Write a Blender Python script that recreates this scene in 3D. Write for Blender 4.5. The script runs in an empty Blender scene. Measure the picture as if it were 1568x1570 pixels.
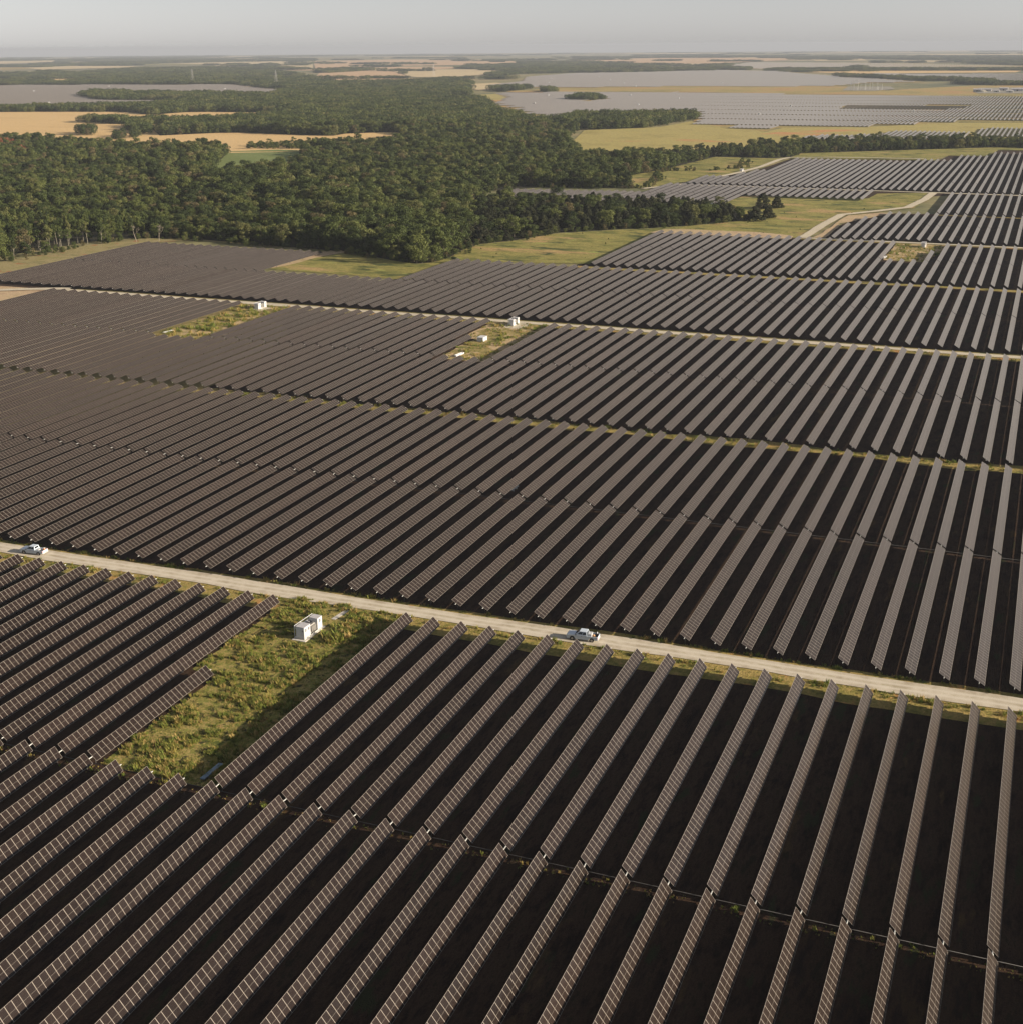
import bpy, bmesh, math, random
from mathutils import Vector, Matrix, geometry
R = math.radians
random.seed(11)
sc = bpy.context.scene
col = sc.collection

# ---------------------------------------------------------------- camera
CAM_Z, FOC, YAW, PIT, ROL = 102.63, 1980.13, R(-22.1422), R(19.8999), R(-0.39018)
fw = Vector((math.sin(YAW)*math.cos(PIT), math.cos(YAW)*math.cos(PIT), -math.sin(PIT)))
rt0 = Vector((math.cos(YAW), -math.sin(YAW), 0)); up0 = rt0.cross(fw)
rt = rt0*math.cos(ROL) + up0*math.sin(ROL); up = up0*math.cos(ROL) - rt0*math.sin(ROL)
cd = bpy.data.cameras.new("camera"); cam = bpy.data.objects.new("camera", cd); col.objects.link(cam)
cam.matrix_world = Matrix(((rt.x, up.x, -fw.x, 0), (rt.y, up.y, -fw.y, 0), (rt.z, up.z, -fw.z, CAM_Z), (0, 0, 0, 1)))
cd.sensor_fit = 'HORIZONTAL'; cd.sensor_width = 36; cd.lens = 36*FOC/1568
cd.clip_start = 0.5; cd.clip_end = 90000
sc.camera = cam
# ---------------------------------------------------------------- light
SUN_EL, SUN_AZ = R(17.2), R(8)                     # azimuth from +x towards +y
w = bpy.data.worlds.new("World"); sc.world = w; w.use_nodes = True
nt = w.node_tree; bg = nt.nodes['Background']
sky = nt.nodes.new('ShaderNodeTexSky'); sky.sky_type = 'NISHITA'; sky.sun_disc = False
sky.sun_elevation = SUN_EL; sky.sun_rotation = R(90) - SUN_AZ
sky.altitude = 200; sky.air_density = 1.0; sky.dust_density = 0.5; sky.ozone_density = 1.0
hs = nt.nodes.new('ShaderNodeHueSaturation'); hs.inputs['Saturation'].default_value = .28
nt.links.new(sky.outputs[0], hs.inputs['Color']); 
tint = nt.nodes.new('ShaderNodeMix'); tint.data_type = 'RGBA'; tint.blend_type = 'MULTIPLY'; tint.inputs[0].default_value = 1
tint.inputs[7].default_value = (.985, 1.0, 1.085, 1)        # the white balance of the picture
nt.links.new(hs.outputs[0], tint.inputs[6]); nt.links.new(tint.outputs[2], bg.inputs['Color'])
bg.inputs['Strength'].default_value = .051
sd = bpy.data.lights.new("sun", 'SUN'); sun = bpy.data.objects.new("sun", sd); col.objects.link(sun)
sd.energy = 5.0; sd.angle = R(0.55); sd.color = (1.0, .87, .71)
sdir = Vector((math.cos(SUN_EL)*math.cos(SUN_AZ), math.cos(SUN_EL)*math.sin(SUN_AZ), math.sin(SUN_EL)))
sun.rotation_euler = sdir.to_track_quat('Z', 'Y').to_euler(); sun.location = (300, 100, 200)
sc.view_settings.view_transform = 'Standard'; sc.view_settings.look = 'None'
sc.view_settings.exposure = 1.15; sc.view_settings.gamma = 1
sc.cycles.max_bounces = 6; sc.cycles.diffuse_bounces = 3; sc.cycles.glossy_bounces = 2
sc.cycles.transmission_bounces = 3; sc.cycles.transparent_max_bounces = 6; sc.cycles.volume_bounces = 0
sc.cycles.use_adaptive_sampling = True; sc.cycles.adaptive_threshold = 0.01

# ---------------------------------------------------------------- helpers
ER = 6371000.0
def gz(x, y): return -(x*x + y*y)/(2*ER)           # the curve of the earth
def project(x, y, z):
    d = Vector((x, y, z-CAM_Z)); q = d.dot(fw)
    if q < 1: return None
    return 784 + FOC*d.dot(rt)/q, 785 - FOC*d.dot(up)/q
def tag(o, label=None, cat=None, group=None, kind=None):
    if label: o['label'] = label
    if cat: o['category'] = cat
    if group: o['group'] = group
    if kind: o['kind'] = kind
    return o
def link(o, parent=None):
    col.objects.link(o)
    if parent: o.parent = parent
    return o
def empty(name, loc=(0, 0, 0), rz=0):
    o = bpy.data.objects.new(name, None); o.empty_display_size = .5
    o.location = loc; o.rotation_euler = (0, 0, rz); return link(o)
class MB:
    def __init__(s): s.v = []; s.f = []; s.m = []; s.uv = {}
    def poly(s, pts, m=0, uv=None):
        n = len(s.v); s.v += [tuple(p) for p in pts]; s.f.append(tuple(range(n, n+len(pts)))); s.m.append(m)
        if uv: s.uv[len(s.f)-1] = uv
    def box(s, a, b, m=0, tf=None):
        x0, y0, z0 = a; x1, y1, z1 = b
        p = [(x0,y0,z0),(x1,y0,z0),(x1,y1,z0),(x0,y1,z0),(x0,y0,z1),(x1,y0,z1),(x1,y1,z1),(x0,y1,z1)]
        if tf: p = [tf(q) for q in p]
        n = len(s.v); s.v += p
        for f in ((0,3,2,1),(4,5,6,7),(0,1,5,4),(1,2,6,5),(2,3,7,6),(3,0,4,7)):
            s.f.append(tuple(n+i for i in f)); s.m.append(m)
    def tube(s, a, b, r0, r1=None, n=8, m=0, cap=True):
        a = Vector(a); b = Vector(b); r1 = r0 if r1 is None else r1
        d = (b-a).normalized(); u = d.cross(Vector((0,0,1)) if abs(d.z) < .9 else Vector((1,0,0))).normalized(); w_ = d.cross(u)
        k = len(s.v)
        for q, r in ((a, r0), (b, r1)):
            for i in range(n):
                t = 2*math.pi*i/n; s.v.append(tuple(q + (u*math.cos(t) + w_*math.sin(t))*r))
        for i in range(n):
            j = (i+1) % n; s.f.append((k+i, k+j, k+n+j, k+n+i)); s.m.append(m)
        if cap:
            s.f.append(tuple(k+i for i in reversed(range(n)))); s.m.append(m)
            s.f.append(tuple(k+n+i for i in range(n))); s.m.append(m)
    def mesh(s, name, mats, smooth=False):
        me = bpy.data.meshes.new(name); me.from_pydata(s.v, [], s.f)
        for m in (mats if isinstance(mats, (list, tuple)) else [mats]): me.materials.append(m)
        me.polygons.foreach_set('material_index', s.m)
        if s.uv:
            l = me.uv_layers.new(name='UVMap')
            for i, uv in s.uv.items():
                for li, c in zip(me.polygons[i].loop_indices, uv): l.data[li].uv = c
        if smooth: me.polygons.foreach_set('use_smooth', [True]*len(s.f))
        me.update(); return me
    def build(s, name, mats, parent=None, smooth=False, bevel=0):
        me = s.mesh(name, mats, smooth); o = link(bpy.data.objects.new(name, me), parent)
        if bevel:
            b = o.modifiers.new('bevel', 'BEVEL'); b.width = bevel; b.segments = 2; b.limit_method = 'ANGLE'
        return o
# materials
class NG:
    def __init__(s, name):
        s.mat = bpy.data.materials.new(name); s.mat.use_nodes = True; s.t = s.mat.node_tree
        s.b = s.t.nodes['Principled BSDF']; s.o = s.t.nodes['Material Output']
    def n(s, typ, **kw):
        nd = s.t.nodes.new(typ)
        for k, v in kw.items():
            if k.startswith('i_'): nd.inputs[int(k[2:]) if k[2:].isdigit() else k[2:].replace('_', ' ')].default_value = v
            else: setattr(nd, k, v)
        return nd
    def l(s, a, b): s.t.links.new(a, b)
    def math(s, op, a, b=None, c=None):
        nd = s.n('ShaderNodeMath', operation=op)
        for i, q in enumerate((a, b, c)):
            if q is None: continue
            if isinstance(q, (int, float)): nd.inputs[i].default_value = q
            else: s.l(q, nd.inputs[i])
        return nd.outputs[0]
    def noise(s, vec, scale, detail=4, rough=.55):
        nd = s.n('ShaderNodeTexNoise', i_Scale=scale, i_Detail=detail, i_Roughness=rough); s.l(vec, nd.inputs['Vector']); return nd.outputs['Fac']
    def ramp(s, fac, stops, interp='LINEAR'):
        nd = s.n('ShaderNodeValToRGB'); cr = nd.color_ramp; cr.interpolation = interp
        while len(cr.elements) < len(stops): cr.elements.new(.5)
        for e, (p, c) in zip(cr.elements, stops): e.position = p; e.color = (*c, 1) if len(c) == 3 else c
        s.l(fac, nd.inputs[0]); return nd.outputs[0]
    def mix(s, f, a, b, mode='MIX'):
        nd = s.n('ShaderNodeMix', data_type='RGBA', blend_type=mode)
        for k, q in ((0, f), (6, a), (7, b)):
            if isinstance(q, (int, float)): nd.inputs[k].default_value = q
            elif isinstance(q, tuple): nd.inputs[k].default_value = (*q, 1)
            else: s.l(q, nd.inputs[k])
        return nd.outputs[2]
def flat(name, c, rough=.6, metal=0, noise=.12, scale=3, spec=.5):
    g = NG(name); tc = g.n('ShaderNodeTexCoord').outputs['Object']
    f = g.noise(tc, scale, 5)
    lo = tuple(max(0, q*(1-noise*1.6)) for q in c); hi = tuple(q*(1+noise) for q in c)
    g.l(g.ramp(f, [(.3, lo), (.7, hi)]), g.b.inputs['Base Color'])
    g.b.inputs['Roughness'].default_value = rough; g.b.inputs['Metallic'].default_value = metal
    g.b.inputs['Specular IOR Level'].default_value = spec
    return g.mat
def ground_mat(name, cols, scale=.05, fine=1.2, spots=None, bump=.3, stretch=None, rough=.95):
    """cols: ramp over a broad noise; spots: (colour, scale, threshold) patches; a finer noise mottles it"""
    g = NG(name); tc = g.n('ShaderNodeTexCoord').outputs['Object']
    if stretch:
        mp = g.n('ShaderNodeMapping'); mp.inputs['Scale'].default_value = stretch; g.l(tc, mp.inputs[0]); v = mp.outputs[0]
    else: v = tc
    f = g.math('ADD', g.math('MULTIPLY', g.noise(v, scale, 6, .65), .65), g.math('MULTIPLY', g.noise(v, fine, 5, .7), .35))
    n = len(cols); c = g.ramp(f, [(.39 + .22*i/max(1, n-1), q) for i, q in enumerate(cols)])
    for k, (sc_col, s_, th) in enumerate(spots or []):
        mk = g.ramp(g.noise(v, s_, 4, .6), [(th, (0, 0, 0)), (th+.06, (1, 1, 1))])
        c = g.mix(mk, c, sc_col)
    ff = g.noise(tc, fine*3.1, 3, .7)
    c = g.mix(.55, c, g.ramp(ff, [(.3, (.45, .45, .45)), (.7, (1.45, 1.45, 1.4))]), 'MULTIPLY')
    g.l(c, g.b.inputs['Base Color']); g.b.inputs['Roughness'].default_value = rough
    g.b.inputs['Specular IOR Level'].default_value = .15
    if bump:
        bp = g.n('ShaderNodeBump', i_Strength=bump, i_Distance=.3); g.l(ff, bp.inputs['Height']); g.l(bp.outputs[0], g.b.inputs['Normal'])
    return g.mat

M = {}
M['terrain'] = ground_mat('pasture', [(.085,.095,.055),(.13,.13,.06),(.21,.18,.085),(.29,.23,.12)], .0016, .02, bump=0)
M['array'] = ground_mat('shaded_turf', [(.016,.0080,.005),(.027,.0140,.0078),(.044,.0240,.0125),(.022,.015,.007)], .30, 1.3, spots=[((.065,.038,.014), .12, .63),((.024,.026,.009), .2, .60)], bump=.6, stretch=(1.6, .45, 1))  # turf darkened below its own tone to paint in the panels' shade
M['dark_turf'] = ground_mat('dark_turf', [(.05,.045,.03),(.075,.066,.04)], .05, .5, bump=0)
M['dry_turf'] = ground_mat('dry_turf', [(.10,.085,.03),(.20,.155,.06),(.14,.12,.04)], .05, .6, bump=.4)
M['lane'] = ground_mat('lane_grass', [(.11,.10,.028),(.20,.17,.042),(.31,.22,.075),(.19,.175,.045)], .11, .8, spots=[((.36,.19,.065), .10, .60),((.07,.075,.022), .13, .60)], bump=.5)
M['clearing'] = ground_mat('clearing_grass', [(.075,.09,.02),(.17,.17,.038),(.33,.24,.09),(.15,.165,.034),(.26,.20,.06)], .22, 1.4, spots=[((.045,.042,.016), .62, .55),((.40,.27,.12), .19, .63)], bump=.6)
M['clearing_mid'] = ground_mat('clearing_patchy', [(.09,.10,.025),(.17,.155,.04),(.30,.22,.09),(.14,.135,.035)], .12, .9, spots=[((.40,.29,.16), .10, .485),((.30,.15,.06), .17, .64)], bump=.5)
M['meadow'] = ground_mat('meadow_grass', [(.08,.088,.024),(.155,.15,.038),(.25,.21,.062),(.14,.138,.035)], .045, .22, spots=[((.32,.22,.09), .022, .58),((.05,.062,.018), .055, .58),((.23,.24,.06), .09, .6)], bump=.4, stretch=(.8, 1.6, 1))
M['dry_meadow'] = ground_mat('dry_meadow_grass', [(.24,.20,.065),(.33,.27,.09),(.28,.24,.08)], .012, .1, spots=[((.40,.20,.08), .006, .585)], bump=0)
M['strip'] = ground_mat('ditch_grass', [(.20,.17,.06),(.30,.23,.08),(.34,.19,.08)], .006, .05, bump=0)
M['wheat'] = ground_mat('ripe_wheat', [(.46,.31,.14),(.54,.37,.17),(.50,.34,.155)], .006, .12, bump=0, stretch=(.5, 3, 1))
M['pale_field'] = ground_mat('stubble', [(.40,.31,.17),(.48,.37,.21),(.44,.36,.2)], .004, .05, bump=0)
M['red_field'] = ground_mat('tilled_wheat', [(.42,.28,.16),(.47,.31,.18)], .004, .05, bump=0)
M['green_field'] = ground_mat('young_crop', [(.12,.15,.045),(.16,.19,.06)], .01, .1, bump=0)
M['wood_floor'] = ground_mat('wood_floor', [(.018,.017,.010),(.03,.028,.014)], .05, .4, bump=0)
M['bare_earth'] = ground_mat('bare_earth', [(.30,.20,.12),(.42,.31,.19),(.28,.22,.10)], .06, .6, bump=.3)
M['gravel'] = ground_mat('gravel', [(.40,.345,.255),(.48,.42,.315),(.44,.385,.285)], .25, 2.5, bump=.25)
g = NG('gravel_ruts'); tc = g.n('ShaderNodeTexCoord').outputs['Object']; sp = g.n('ShaderNodeSeparateXYZ'); g.l(tc, sp.inputs[0])
off = g.math('SUBTRACT', sp.outputs[1], g.math('ADD', 205.5, g.math('MULTIPLY', sp.outputs[0], .0208)))
off = g.math('ADD', off, g.math('MULTIPLY', g.math('SUBTRACT', g.noise(tc, .035, 2), .5), 1.6))
rut = g.math('ABSOLUTE', g.math('SUBTRACT', g.math('ABSOLUTE', off), .85))
base = g.ramp(g.noise(tc, .3, 6, .65), [(.36, (.34,.285,.205)), (.5, (.44,.38,.285)), (.64, (.50,.44,.34))])
c = g.mix(g.ramp(rut, [(.1, (.75,.75,.75)), (.55, (0, 0, 0))]), base, (.53,.475,.375))
c = g.mix(g.math('MULTIPLY', g.ramp(g.math('ABSOLUTE', off), [(0, (1, 1, 1)), (.35, (0, 0, 0))]), g.ramp(g.noise(tc, .5, 4), [(.5, (0, 0, 0)), (.62, (.6, .6, .6))])), c, (.26,.23,.12))
c = g.mix(.5, c, g.ramp(g.noise(tc, 6, 3, .7), [(.3, (.7,.7,.7)), (.7, (1.25,1.25,1.25))]), 'MULTIPLY')
g.l(c, g.b.inputs['Base Color']); g.b.inputs['Roughness'].default_value = .95; g.b.inputs['Specular IOR Level'].default_value = .15; M['gravel_near'] = g.mat
M['rust_grass'] = ground_mat('rust_grass', [(.15,.14,.055),(.26,.21,.10),(.19,.17,.06)], .07, .5, spots=[((.25,.12,.05), .09, .585)], bump=.3)
M['yard'] = ground_mat('stone_yard', [(.20,.185,.15),(.27,.25,.21)], .05, .5, bump=0)

def panel_mat(name, lo=(.012,.0075,.006), hi=(.016,.0105,.0085)):
    g = NG(name); uv = g.n('ShaderNodeUVMap').outputs[0]
    sx = g.n('ShaderNodeSeparateXYZ'); g.l(uv, sx.inputs[0]); u, v = sx.outputs[0], sx.outputs[1]
    fu = g.math('FRACT', g.math('DIVIDE', u, 1.1))
    eu = g.math('MULTIPLY', g.math('MINIMUM', fu, g.math('SUBTRACT', 1, fu)), 1.1)   # metres to the nearest module joint
    ev = g.math('MINIMUM', v, g.math('SUBTRACT', 2.1, v))
    line = g.math('MAXIMUM', g.math('LESS_THAN', eu, .036), g.math('LESS_THAN', ev, .03))
    mid = g.math('MULTIPLY', g.math('LESS_THAN', g.math('ABSOLUTE', g.math('SUBTRACT', v, 1.05)), .014), .55)
    cu = g.math('FRACT', g.math('DIVIDE', u, 1.1/6)); cv = g.math('FRACT', g.math('DIVIDE', v, .0875))
    cell = g.math('MULTIPLY', g.math('MAXIMUM', g.math('LESS_THAN', cu, .03), g.math('LESS_THAN', cv, .05)), .16)
    mask = g.math('MAXIMUM', line, g.math('MAXIMUM', mid, cell))
    vec = g.n('ShaderNodeCombineXYZ'); g.l(g.math('FLOOR', g.math('DIVIDE', u, 1.1)), vec.inputs[0])
    oi = g.n('ShaderNodeObjectInfo'); g.l(g.math('MULTIPLY', oi.outputs['Random'], 50), vec.inputs[1])
    wn = g.n('ShaderNodeTexWhiteNoise'); g.l(vec.outputs[0], wn.inputs[0])
    dark = g.ramp(wn.outputs['Value'], [(0, lo), (1, hi)])
    rv = g.ramp(oi.outputs['Random'], [(0, (.80,.80,.80)), (1, (1.22,1.20,1.18))]); dark = g.mix(1.0, dark, rv, 'MULTIPLY')
    c = g.mix(mask, dark, (.25,.22,.185))
    g.l(c, g.b.inputs['Base Color'])
    g.b.inputs['Roughness'].default_value = .22; g.b.inputs['Specular IOR Level'].default_value = .15
    g.b.inputs['Sheen Weight'].default_value = 1.0; g.b.inputs['Sheen Roughness'].default_value = .30; g.b.inputs['Sheen Tint'].default_value = (1, .87, .69, 1)
    return g.mat
M['panel'] = panel_mat('solar_cells'); M['sheen_panel'] = panel_mat('sky_sheen_cells', (.060,.055,.052), (.085,.079,.074))  # far-field cells lightened to paint in the sky's grazing reflection
M['frame'] = flat('anodised_frame', (.10,.10,.11), .45, .6, .05)
M['steel'] = flat('galvanised_steel', (.55,.54,.50), .5, .5, .1)
M['post'] = flat('weathered_post', (.05,.047,.043), .7, .2, .2)
M['white'] = flat('white_paint', (.50,.50,.495), .45, 0, .06)
M['car_white'] = flat('white_car_paint', (.46,.51,.56), .25, 0, .03)
M['offwhite'] = flat('cream_paint', (.42,.395,.35), .55, 0, .12)
M['roof_grey'] = flat('grey_roof_sheet', (.45,.43,.42), .55, .1, .12)
M['dark'] = flat('dark_metal', (.025,.025,.027), .5, .2, .2)
M['glass'] = flat('tinted_glass', (.012,.015,.018), .08, 0, .05)
M['rubber'] = flat('tyre_rubber', (.02,.02,.02), .8, 0, .2)
M['rim'] = flat('alloy_rim', (.35,.35,.36), .35, .8, .1)
M['red'] = flat('red_lens', (.45,.02,.015), .25, 0, .05)
M['amber'] = flat('clear_lens', (.7,.68,.62), .15, 0, .05)
M['orange'] = flat('orange_plastic', (.75,.16,.02), .45, 0, .08)
M['brown'] = flat('tan_cardboard', (.42,.23,.10), .8, 0, .15)
M['concrete'] = flat('concrete', (.50,.46,.40), .85, 0, .2, 1.5)
M['pvc'] = flat('blue_grey_pipe', (.20,.27,.33), .5, 0, .12)
M['rust'] = flat('rust_motor', (.25,.06,.03), .6, 0, .2)
M['bark'] = flat('dark_bark', (.09,.075,.055), .9, 0, .3, 2)
M['pale_bark'] = flat('pale_bark', (.27,.24,.18), .85, 0, .25, 2)
M['dead'] = flat('bleached_wood', (.26,.22,.16), .85, 0, .2, 2)
def leaf_mat(name, stops):
    g = NG(name); oi = g.n('ShaderNodeObjectInfo'); geo = g.n('ShaderNodeNewGeometry'); tc = g.n('ShaderNodeTexCoord').outputs['Object']
    f = g.math('ADD', g.math('MULTIPLY', oi.outputs['Random'], .75), g.math('MULTIPLY', g.noise(tc, .35, 3), .25))
    c = g.ramp(f, stops)
    c = g.mix(.6, c, g.ramp(geo.outputs['Random Per Island'], [(0, (.72,.72,.72)), (1, (1.28,1.28,1.2))]), 'MULTIPLY')
    g.l(c, g.b.inputs['Base Color']); g.b.inputs['Roughness'].default_value = .7; g.b.inputs['Specular IOR Level'].default_value = .2
    tr = g.n('ShaderNodeBsdfTranslucent'); g.l(c, tr.inputs['Color'])
    mx = g.n('ShaderNodeMixShader', i_0=.25); g.l(g.b.outputs[0], mx.inputs[1]); g.l(tr.outputs[0], mx.inputs[2]); g.l(mx.outputs[0], g.o.inputs['Surface'])
    return g.mat
M['leaf'] = leaf_mat('oak_leaves', [(0, (.018,.027,.009)), (.25, (.036,.050,.013)), (.5, (.060,.078,.019)), (.72, (.100,.115,.029)), (.88, (.115,.112,.04)), (.96, (.13,.11,.05)), (1, (.12,.125,.025))])
M['cedar'] = leaf_mat('cedar_leaves', [(0, (.022,.026,.012)), (.5, (.032,.036,.014)), (1, (.046,.050,.018))])
M['weed'] = leaf_mat('weed_leaves', [(0, (.07,.10,.018)), (.3, (.14,.175,.03)), (.55, (.24,.24,.048)), (.74, (.37,.27,.09)), (1, (.46,.30,.14))])
M['grey_leaf'] = leaf_mat('grey_twigs', [(0, (.09,.08,.055)), (1, (.15,.13,.09))])
M['brown_leaf'] = leaf_mat('dry_leaves', [(0, (.085,.070,.035)), (1, (.14,.115,.05))])
M['red_leaf'] = leaf_mat('rust_leaves', [(0, (.20,.07,.04)), (1, (.26,.10,.05))])

def sheet(name, pts, mat, level, label, cat, grid=None, jag=0, kind='structure'):
    """a flat region of ground laid as its own sheet a little above the one below"""
    P2 = []
    n = len(pts)
    for i in range(n):
        a = Vector(pts[i]); b = Vector(pts[(i+1) % n]); L = (b-a).length
        step = grid or max(6, .05*(a.length+b.length)/2)
        k = max(1, int(L/step))
        for j in range(k):
            q = a.lerp(b, j/k)
            if jag: q = q + Vector((random.gauss(0, jag), random.gauss(0, jag)))
            P2.append(q)
    xs = [q.x for q in P2]; ys = [q.y for q in P2]
    dmin = min(q.length for q in P2); step = max(grid or 0, 8, .12*dmin)
    nb = len(P2); V = list(P2); E = [(i, (i+1) % nb) for i in range(nb)]
    gx = min(xs)+step/2
    while gx < max(xs):
        gy = min(ys)+step/2
        while gy < max(ys):
            V.append(Vector((gx+random.uniform(-.1, .1)*step, gy+random.uniform(-.1, .1)*step))); gy += step
        gx += step
    r = geometry.delaunay_2d_cdt(V, E, [list(range(nb))], 1, 1e-4)
    vs = []
    for q in r[0]:
        d = q.length; vs.append((q.x, q.y, gz(q.x, q.y) + level*(.02 + 1.2e-4*d)))
    me = bpy.data.meshes.new(name); me.from_pydata(vs, [], [list(f) for f in r[2]]); me.materials.append(mat); me.update()
    bm = bmesh.new(); bm.from_mesh(me)
    for f in bm.faces:
        if f.normal.z < 0: f.normal_flip()
    bm.to_mesh(me); bm.free()
    return tag(link(bpy.data.objects.new(name, me)), label, cat, kind=kind)
def inside(p, poly):
    x, y = p; c = False; n = len(poly); j = n-1
    for i in range(n):
        xi, yi = poly[i]; xj, yj = poly[j]
        if (yi > y) != (yj > y) and x < (xj-xi)*(y-yi)/(yj-yi)+xi: c = not c
        j = i
    return c
class Region:
    def __init__(s, poly):
        s.p = poly; s.b = (min(q[0] for q in poly), min(q[1] for q in poly), max(q[0] for q in poly), max(q[1] for q in poly))
    def has(s, x, y): return s.b[0] <= x <= s.b[2] and s.b[1] <= y <= s.b[3] and inside((x, y), s.p)

# ---------------------------------------------------------------- ground
mb = MB(); rings = [0, 40]
while rings[-1] < 42000: rings.append(rings[-1]*1.06 + 8)
NS = 128; mb.v.append((0, 0, 0))
for r in rings[1:]:
    for i in range(NS):
        t = 2*math.pi*i/NS; x, y = r*math.cos(t), r*math.sin(t); mb.v.append((x, y, gz(x, y)))
for i in range(NS): mb.f.append((0, 1+i, 1+(i+1) % NS)); mb.m.append(0)
for k in range(len(rings)-2):
    a = 1+k*NS; b = a+NS
    for i in range(NS): j = (i+1) % NS; mb.f.append((a+i, b+i, b+j, a+j)); mb.m.append(0)
tag(mb.build('terrain', M['terrain'], smooth=True), 'flat green and tan pasture plain reaching the hazy horizon', 'ground', kind='structure')

FIELDS = []     # regions no tree of the woods may stand in
def field(name, pts, mat, level, label, cat='field', block=True, jag=0, grid=None):
    if block: FIELDS.append(Region(pts))
    return sheet(name, pts, M[mat], level, label, cat, jag=jag, grid=grid)
X0 = -57.43 + .83; P = 5.6
def LX(k): return X0 + P*k
ARRAY = [(-560,60),(70,60),(70,1430),(-50,1425),(-58,1345),(-92,1340),(-96,1282),(-228,1262),(-234,1130),(-238,1110),(-270,1062),(-272,940),(-372,922),(-372,858),(-202,878),(-199,925),(-110,936),(-62,990),(-62,872),(-92,868),(-112,806),(-112,742),(-206,733),(-212,601),(-277,597),(-277,532),(-350,534),(-350,600),(-459,594),(-462,470),(-480,440),(-560,420)]
sheet('array_ground', ARRAY, M['array'], 1, 'turf under and between the solar panel rows, shade painted into its colour', 'ground', grid=30); FIELDS.append(Region(ARRAY))
sheet('dry_turf', [(-448,445),(-414,461),(-366,459),(-308,463),(-268,429),(-242,369),(-242,331),(-257,293),(-279,270)], M['dry_turf'], 1.4, 'dry straw turf between the rows at the far left of the panel field', 'ground', grid=14, jag=2)
def lane(name, x0, x1, f0, f1, mat, level, label, cat, jag=.25, wob=.5):
    a, b = [], []; x = x0
    while x <= x1:
        a.append((x, f0(x)+wob*math.sin(x*.11))); b.append((x, f1(x)+wob*math.sin(x*.083+1))); x += 8
    return sheet(name, a + b[::-1], M[mat], level, label, cat, grid=8, jag=jag)
ln = lambda a, s: (lambda x: a + s*x)
lane('grass_lane', -460, 60, ln(334.6,.0215), ln(339.8,.0215), 'lane', 2, 'yellow grass lane across the middle of the panel field', 'grass', .7, .9)
lane('grass_lane', -210, 60, ln(601,.012), ln(606.6,.012), 'lane', 2, 'thin yellow grass lane above the second gravel road', 'grass')
lane('grass_lane', -64, 60, ln(866,.0), ln(868.5,.0), 'lane', 2, 'far grass lane right of the bent gravel track', 'grass')
lane('road_verge', -300, 60, ln(197.0,.0204), ln(209.2,.0208), 'lane', 2, 'green and yellow verge on both sides of near gravel road', 'grass')
lane('gravel_road', -300, 60, ln(203.1,.0207), ln(207.9,.0209), 'gravel_near', 4, 'pale gravel road crossing the foreground with two pickups', 'road', .16, .35)
lane('road_verge', -400, 60, ln(463.5,.02), ln(474.2,.017), 'lane', 2, 'grass verge of the second gravel road', 'grass')
lane('gravel_road', -404, 60, ln(467.6,.019), ln(471.6,.0175), 'gravel', 4, 'second gravel road running behind the two middle clearings', 'road', .08, .3)
lane('road_verge', -125, 60, ln(732.5,.0), ln(741.5,.0), 'lane', 2, 'dry verge of the far gravel road', 'grass')
lane('gravel_road', -125, 60, ln(735.0,.0), ln(738.8,.0), 'gravel', 4, 'far gravel road passing behind the upper right clearing', 'road', .08, .3)
lane('gravel_road', -250, 60, ln(995.5,.0), ln(1000.0,.0), 'gravel', 4, 'farthest gravel road between the upper right panel blocks', 'road', .08, .3)
def track(name, pts, wd, label):
    a, b = [], []
    n = len(pts)
    for i in range(n):
        d = (Vector(pts[min(i+1, n-1)]) - Vector(pts[max(i-1, 0)])).normalized(); q = Vector(pts[i])
        a.append(q + Vector((-d.y, d.x))*wd/2); b.append(q - Vector((-d.y, d.x))*wd/2)
    sheet(name, [tuple(q) for q in a + b[::-1]], M['gravel'], 5, label, 'road', grid=8, jag=.1)
track('gravel_track', [(-124,737.5),(-123,746),(-121.8,797),(-118.6,848),(-101.6,872),(-84,900),(-78,950),(-75.9,997.5)], 5.5, 'bent gravel track rounding the green meadow at upper right')
track('gravel_track', [(-281.8,958),(-262,1000),(-243,1100),(-236,1163),(-234.6,1244),(-230,1270),(-190,1284),(-110,1292)], 5.0, 'thin gravel track edging the far panel block by the tree belt')
track('gravel_track', [(-403.5,465.5),(-420,458),(-440,446),(-470,428),(-500,412)], 5.0, 'short pale gravel track at the far left edge')
field('bare_ground', [(-402,462),(-402,452),(-407,420),(-560,380),(-560,440),(-470,460)], 'bare_earth', 2, 'dry tan bare ground beside the left gravel track', 'ground', jag=.5)
CLR = [(-128.4,201),(-128.4,167.5),(-122.9,167),(-122.9,135.5),(-102.3,136),(-102.3,201.5)]
field('clearing', CLR, 'clearing', 2.5, 'weedy green and straw grass clearing around white inverter skid', 'grass', jag=.3, grid=6)
field('clearing', [(-307.6,464),(-307.6,393),(-281.6,393.5),(-281.6,464)], 'clearing_mid', 2.5, 'grass and bare clearing with the leftmost inverter skid', 'grass', jag=.3, grid=6)
field('clearing', [(-195.6,464),(-195.6,432),(-190,432),(-190,399),(-169.5,399),(-169.5,464)], 'clearing_mid', 2.5, 'grass clearing with rubble slabs below the second gravel road', 'grass', jag=.3, grid=6)
field('clearing', [(-72.4,733),(-72.4,672),(-52,671),(-52,703),(-46.4,703),(-46.4,733)], 'clearing_mid', 2.5, 'dry clearing with an inverter skid at upper right', 'grass', jag=.3, grid=6)
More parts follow.
